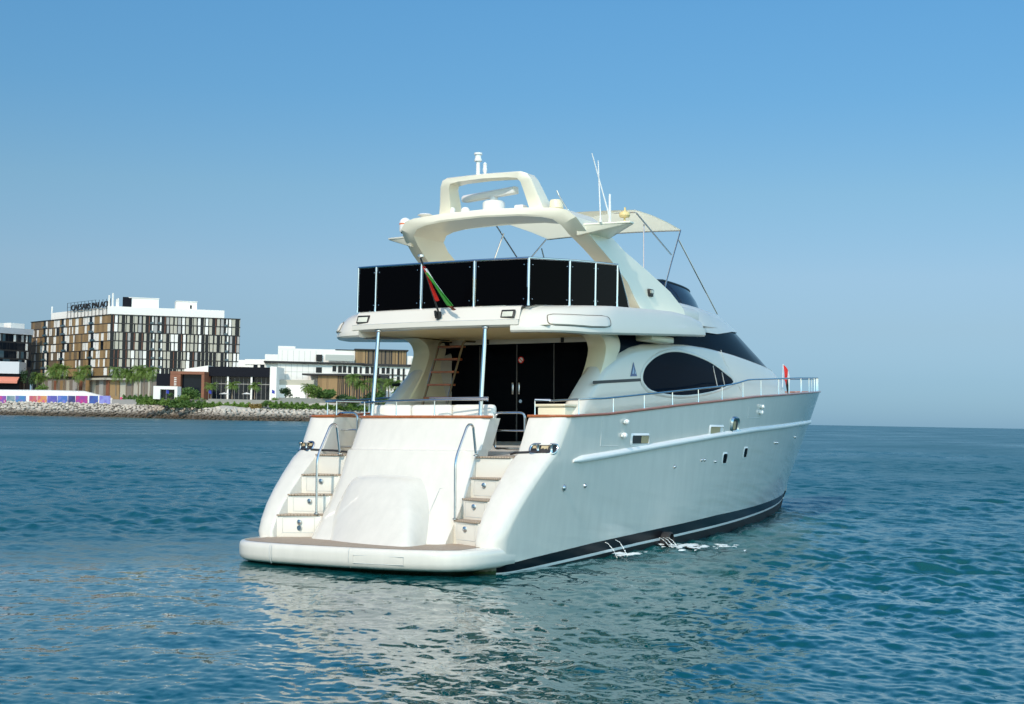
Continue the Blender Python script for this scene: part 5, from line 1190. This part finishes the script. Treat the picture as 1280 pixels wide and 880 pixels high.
# --- vegetation
def leaf_mat(name, c, v=.35):
    m = mat(name, c, .6, var=v, scale=.6); translucent(m, [min(1, k * 2.2) for k in c], .25); return m
palm_leaf = leaf_mat('palm_leaf', (.13, .20, .04)); bush_leaf = leaf_mat('bush_leaf', (.075, .14, .03)); dark_leaf = leaf_mat('dark_leaf', (.03, .07, .022)); lime_leaf = leaf_mat('hedge_leaf', (.12, .20, .035)); pale_leaf = leaf_mat('pale_leaf', (.20, .22, .15)); ochre_leaf = leaf_mat('ochre_leaf', (.24, .17, .05))
bark = mat('palm_bark', (.22, .17, .12), .9, var=.3, scale=1.5); barkd = mat('tree_bark', (.10, .075, .055), .9)
def frond_mesh(rg, n, L, up0):
    mb = MB()
    for k in range(n):
        a = 2 * math.pi * k / n * 2.4 + rg.uniform(-.2, .2); el_ = rg.uniform(-.35, 1.15) * up0; ln = L * rg.uniform(.8, 1.1); pts = []; p = Vector((0, 0, 0)); e_ = el_
        for j in range(7): pts.append(p.copy()); p = p + Vector((math.cos(a) * math.cos(e_), math.sin(a) * math.cos(e_), math.sin(e_))) * ln / 6; e_ -= .22 + .05 * j * .5
        sd_ = Vector((-math.sin(a), math.cos(a), 0))
        for j in range(6):
            for s_ in (1, -1):
                for q_ in range(2):
                    b0 = pts[j].lerp(pts[j + 1], q_ * .5); b1 = pts[j].lerp(pts[j + 1], q_ * .5 + .42); w_ = ln * .26 * math.sin(math.pi * (j + .6 + q_ * .5) / 7.2) * rg.uniform(.75, 1.1)
                    tip = b1 + sd_ * s_ * w_ + (pts[j + 1] - pts[j]) * .5 + Vector((0, 0, -w_ * rg.uniform(.2, .7)))
                    mb.add([b0, b1, tip], [(0, 1, 2)])
    return mb
def make_palm(seed, H):
    rg = random.Random(seed); t = thing('palm_tree', 'palm', 'palm tree', (0, 0, 0), 'palm trees on the shore')
    c_ = MB(); lean = rg.uniform(-.5, .5); c_.tube([(lean * (k / 6) ** 2, 0, H * k / 6) for k in range(7)], [.48, .36, .32, .30, .29, .30, .34], seg=8); c_.build('trunk', bark, t)
    f_ = frond_mesh(rg, 34, 5.6, 1.0); f_.v = [(x + lean, y, z + H) for x, y, z in f_.v]; f_.build('crown', palm_leaf, t, smooth=0, merge=0); return t
def leaf_cloud(rg, n, rx, ry, rz, size, lobes=6):
    mb = MB(); L_ = [(Vector((rg.uniform(-.6, .6) * rx, rg.uniform(-.6, .6) * ry, rg.uniform(-.35, .6) * rz)), rg.uniform(.38, .62)) for _ in range(lobes)]
    for _ in range(n):
        c0, r_ = rg.choice(L_); v = Vector((rg.gauss(0, 1), rg.gauss(0, 1), rg.gauss(0, 1))).normalized() * (rg.random() ** .4) * r_
        p = c0 + Vector((v.x * rx, v.y * ry, v.z * rz)); a = Vector((rg.gauss(0, 1), rg.gauss(0, 1), rg.gauss(0, .7))).normalized(); b = a.orthogonal().normalized(); s_ = size * rg.uniform(.6, 1.4)
        mb.add([p + a * s_, p + b * s_ * .5, p - a * s_, p - b * s_ * .5], [(0, 1, 2, 3)])
    return mb
pp = [make_palm(31 + k, H) for k, H in enumerate((9.0, 10.5, 8.2))]; used = set()
PALMS = [(47, 850, 490, 470, 'by the low shop'), (52, 852, 490, 472, 'right of the low shop'), (66, 845, 492, 464, 'leftmost of the trio before the bronze hotel face'), (72, 847, 492, 460, 'middle one of the trio before the bronze hotel face'), (80, 846, 492, 462, 'right one of the trio before the bronze hotel face'), (99, 840, 492, 468, 'left of the pair before the bronze hotel face'), (105, 842, 493, 462, 'right of the pair before the bronze hotel face'), (146, 815, 495, 464, 'alone at the hotel corner'), (159, 812, 495, 466, 'first in the row right of the hotel corner'), (166, 812, 495, 470, 'second in the row right of the hotel corner'), (174, 808, 495, 462, 'tallest in the row right of the hotel corner'), (181, 806, 495, 465, 'fourth in the row right of the hotel corner'), (189, 804, 495, 464, 'last in the row right of the hotel corner'), (265, 718, 498, 482, 'short, at the left end of the black pavilion'), (291.5, 718, 498, 481, 'short, between the pavilion columns'), (319.5, 718, 498, 482, 'short, near the right end of the pavilion'), (386, 720, 502, 484, 'short, right of the round dark tree'), (441, 728, 500, 472, 'tall and slim before the bronze wing'), (453, 730, 500, 480, 'short, right of the slim tall palm'), (470, 735, 500, 478, 'left of the group by the yacht pole'), (487, 738, 500, 478, 'middle of the group before the white windows'), (496, 738, 501, 480, 'right of the group before the white windows'), (510, 740, 501, 484, 'last one beside the yacht cabin')]
for i, (px, d, yb, yt_, lb) in enumerate(PALMS):
    H = (yb - yt_) * d / FPX; src = min(range(3), key=lambda k: abs((9.0, 10.5, 8.2)[k] - H)) if i > 2 else i
    sc_ = H / (9.0, 10.5, 8.2)[src]; pos = (*loc(px, d), hgt(px, yb, d) - .3); rz = rr.uniform(0, 6.28); lab = 'palm tree ' + lb
    if src not in used: used.add(src); o = pp[src]; o.location = pos; o.rotation_euler.z = rz; o['label'] = lab
    else: o = dup(pp[src], pos, rz, lab)
    o.scale = (min(sc_ * 1.0, 1.0) if sc_ > .75 else sc_ * 1.25,) * 2 + (sc_,)
def tree(px, d, yb, yt_, wpx, lf, label, name='broadleaf_tree', trunk=True, n=700, cat='tree', group=None, low=.0, seed=0):
    H = (yb - yt_) * d / FPX; W = wpx * d / FPX / 2; p = loc(px, d); z = hgt(px, yb, d) - .3; rg = random.Random(int(px * 7) + seed); t = thing(name, label, cat, (*p, z), group)
    cz = H * (.62 if trunk else .48); mb = leaf_cloud(rg, n, W, W, H * (.42 if trunk else .55), max(.35, W * .13), 9); mb.v = [(x + p[0], y + p[1], zz + z + cz) for x, y, zz in mb.v]; mb.build('crown', lf, t, smooth=0, merge=0)
    if trunk:
        c_ = MB(); c_.tube([(*p, z - .3), (p[0] + .1, p[1], z + H * .3), (p[0], p[1], z + H * .62)], [.35, .26, .14], seg=7)
        for k in range(3): a = k * 2.1; c_.tube([(p[0], p[1], z + H * .35), (p[0] + math.cos(a) * W * .5, p[1] + math.sin(a) * W * .5, z + H * .65)], [.16, .07], seg=6)
        c_.build('trunk', barkd, t)
    return t
G = 'shrubs and trees along the shore'
tree(31, 850, 489, 462, 13, dark_leaf, 'dark dense tree beside the coral awning shop', group=G); tree(41, 848, 489, 466, 11, dark_leaf, 'dark tree between the shop and the hotel palms', group=G)
tree(53, 836, 491, 481, 17, lime_leaf, 'bright green rounded bush below the hotel palms', 'bush', False, 500, 'bush', G)
tree(358, 722, 500, 485, 14, dark_leaf, 'round clipped dark tree before the pale garden wall', group=G, n=1100)
tree(238, 708, 507, 484, 26, bush_leaf, 'large spreading tree before the brown timber portal', group=G, n=900); tree(228, 704, 507, 494, 20, palm_leaf, 'loose shrub below the brown timber portal', 'bush', False, 500, 'bush', G)
tree(251, 704, 506, 496, 14, palm_leaf, 'yellowish shrub at the foot of the white gable', 'bush', False, 350, 'bush', G); tree(252.5, 700, 508, 497, 6, pale_leaf, 'narrow grey green shrub before the pavilion corner', 'bush', False, 250, 'bush', G)
tree(215, 712, 499, 491, 8, bush_leaf, 'small round tree before the white entrance lodge', group=G, n=300)
tree(394, 716, 504, 481, 22, palm_leaf, 'airy yellow green tree left of the bronze wing', group=G, n=600); tree(410, 720, 505, 484, 30, bush_leaf, 'wide dark green tree before the bronze wing', group=G, n=1000); tree(428, 722, 506, 493, 26, dark_leaf, 'low dark bush right of the wide green tree', 'bush', False, 600, 'bush', G)
tree(430, 712, 509, 497, 16, pale_leaf, 'pale silvery shrub above the yacht stern rail', 'bush', False, 400, 'bush', G); tree(446, 720, 508, 495, 22, bush_leaf, 'mid green bush under the slim tall palm', 'bush', False, 500, 'bush', G); tree(463, 728, 506, 490, 22, dark_leaf, 'dark bush left of the yacht pole', 'bush', False, 500, 'bush', G)
tree(478, 730, 507, 488, 24, bush_leaf, 'green bush right of the yacht pole', 'bush', False, 600, 'bush', G); tree(500, 736, 507, 486, 26, bush_leaf, 'green bush beside the yacht cabin wall', 'bush', False, 600, 'bush', G)
tree(371, 716, 504, 496, 18, dark_leaf, 'low dark shrub right of the round tree', 'bush', False, 400, 'bush', G); tree(346, 716, 503, 496, 12, palm_leaf, 'small grassy shrub by the white fin', 'bush', False, 300, 'bush', G)
tree(333, 690, 510, 500, 18, bush_leaf, 'spiky green bush standing out of the hedge', 'bush', False, 500, 'bush', G)
def hedge(pts, yb, yt_, lf, label, n):
    rg = random.Random(int(pts[0][0])); mb = MB(); (x0, d0), (x1, d1) = pts; A1, B1 = loc(x0, d0), loc(x1, d1); z0 = hgt((x0 + x1) / 2, yb, (d0 + d1) / 2) - .3; H = (yb - yt_) * d0 / FPX + .9
    for _ in range(n):
        f_ = rg.random(); h = rg.random() ** .6 * H * (.8 + .2 * math.sin(f_ * 40) + .1 * math.sin(f_ * 97)); w_ = rg.uniform(-1.6, 1.6) * (1 - .4 * h / H)
        p = Vector((A1[0] + (B1[0] - A1[0]) * f_ + rh[1] * -w_ * 0 + fh[0] * w_, A1[1] + (B1[1] - A1[1]) * f_ + fh[1] * w_, z0 + h)); a = Vector((rg.gauss(0, 1), rg.gauss(0, 1), rg.gauss(0, .7))).normalized(); b = a.orthogonal().normalized(); s_ = rg.uniform(.4, .9)
        mb.add([p + a * s_, p + b * s_ * .6, p - a * s_, p - b * s_ * .6], [(0, 1, 2, 3)])
    tag(mb.build('hedge', lf, None, smooth=0, merge=0), label, 'hedge', 'hedges above the breakwater')
hedge([(155, 800), (200, 752)], 502, 496, bush_leaf, 'dark green hedge below the hotel palms', 900); hedge([(172, 742), (222, 712)], 506, 500, lime_leaf, 'bright green hedge left of the spreading tree', 900)
hedge([(214, 706), (258, 690)], 509, 503, bush_leaf, 'dark green hedge under the spreading tree', 1100); hedge([(256, 690), (314, 686)], 510, 505, lime_leaf, 'long bright green hedge on the breakwater before the pavilion', 1400); hedge([(314, 684), (328, 684)], 511, 507, ochre_leaf, 'short ochre patch of hedge left of the spiky bush', 350); hedge([(338, 688), (380, 702)], 511, 504.5, lime_leaf, 'green hedge right of the spiky bush', 1100); hedge([(378, 702), (470, 728)], 512, 507, lime_leaf, 'long green hedge running behind the yacht stern rail', 1500)
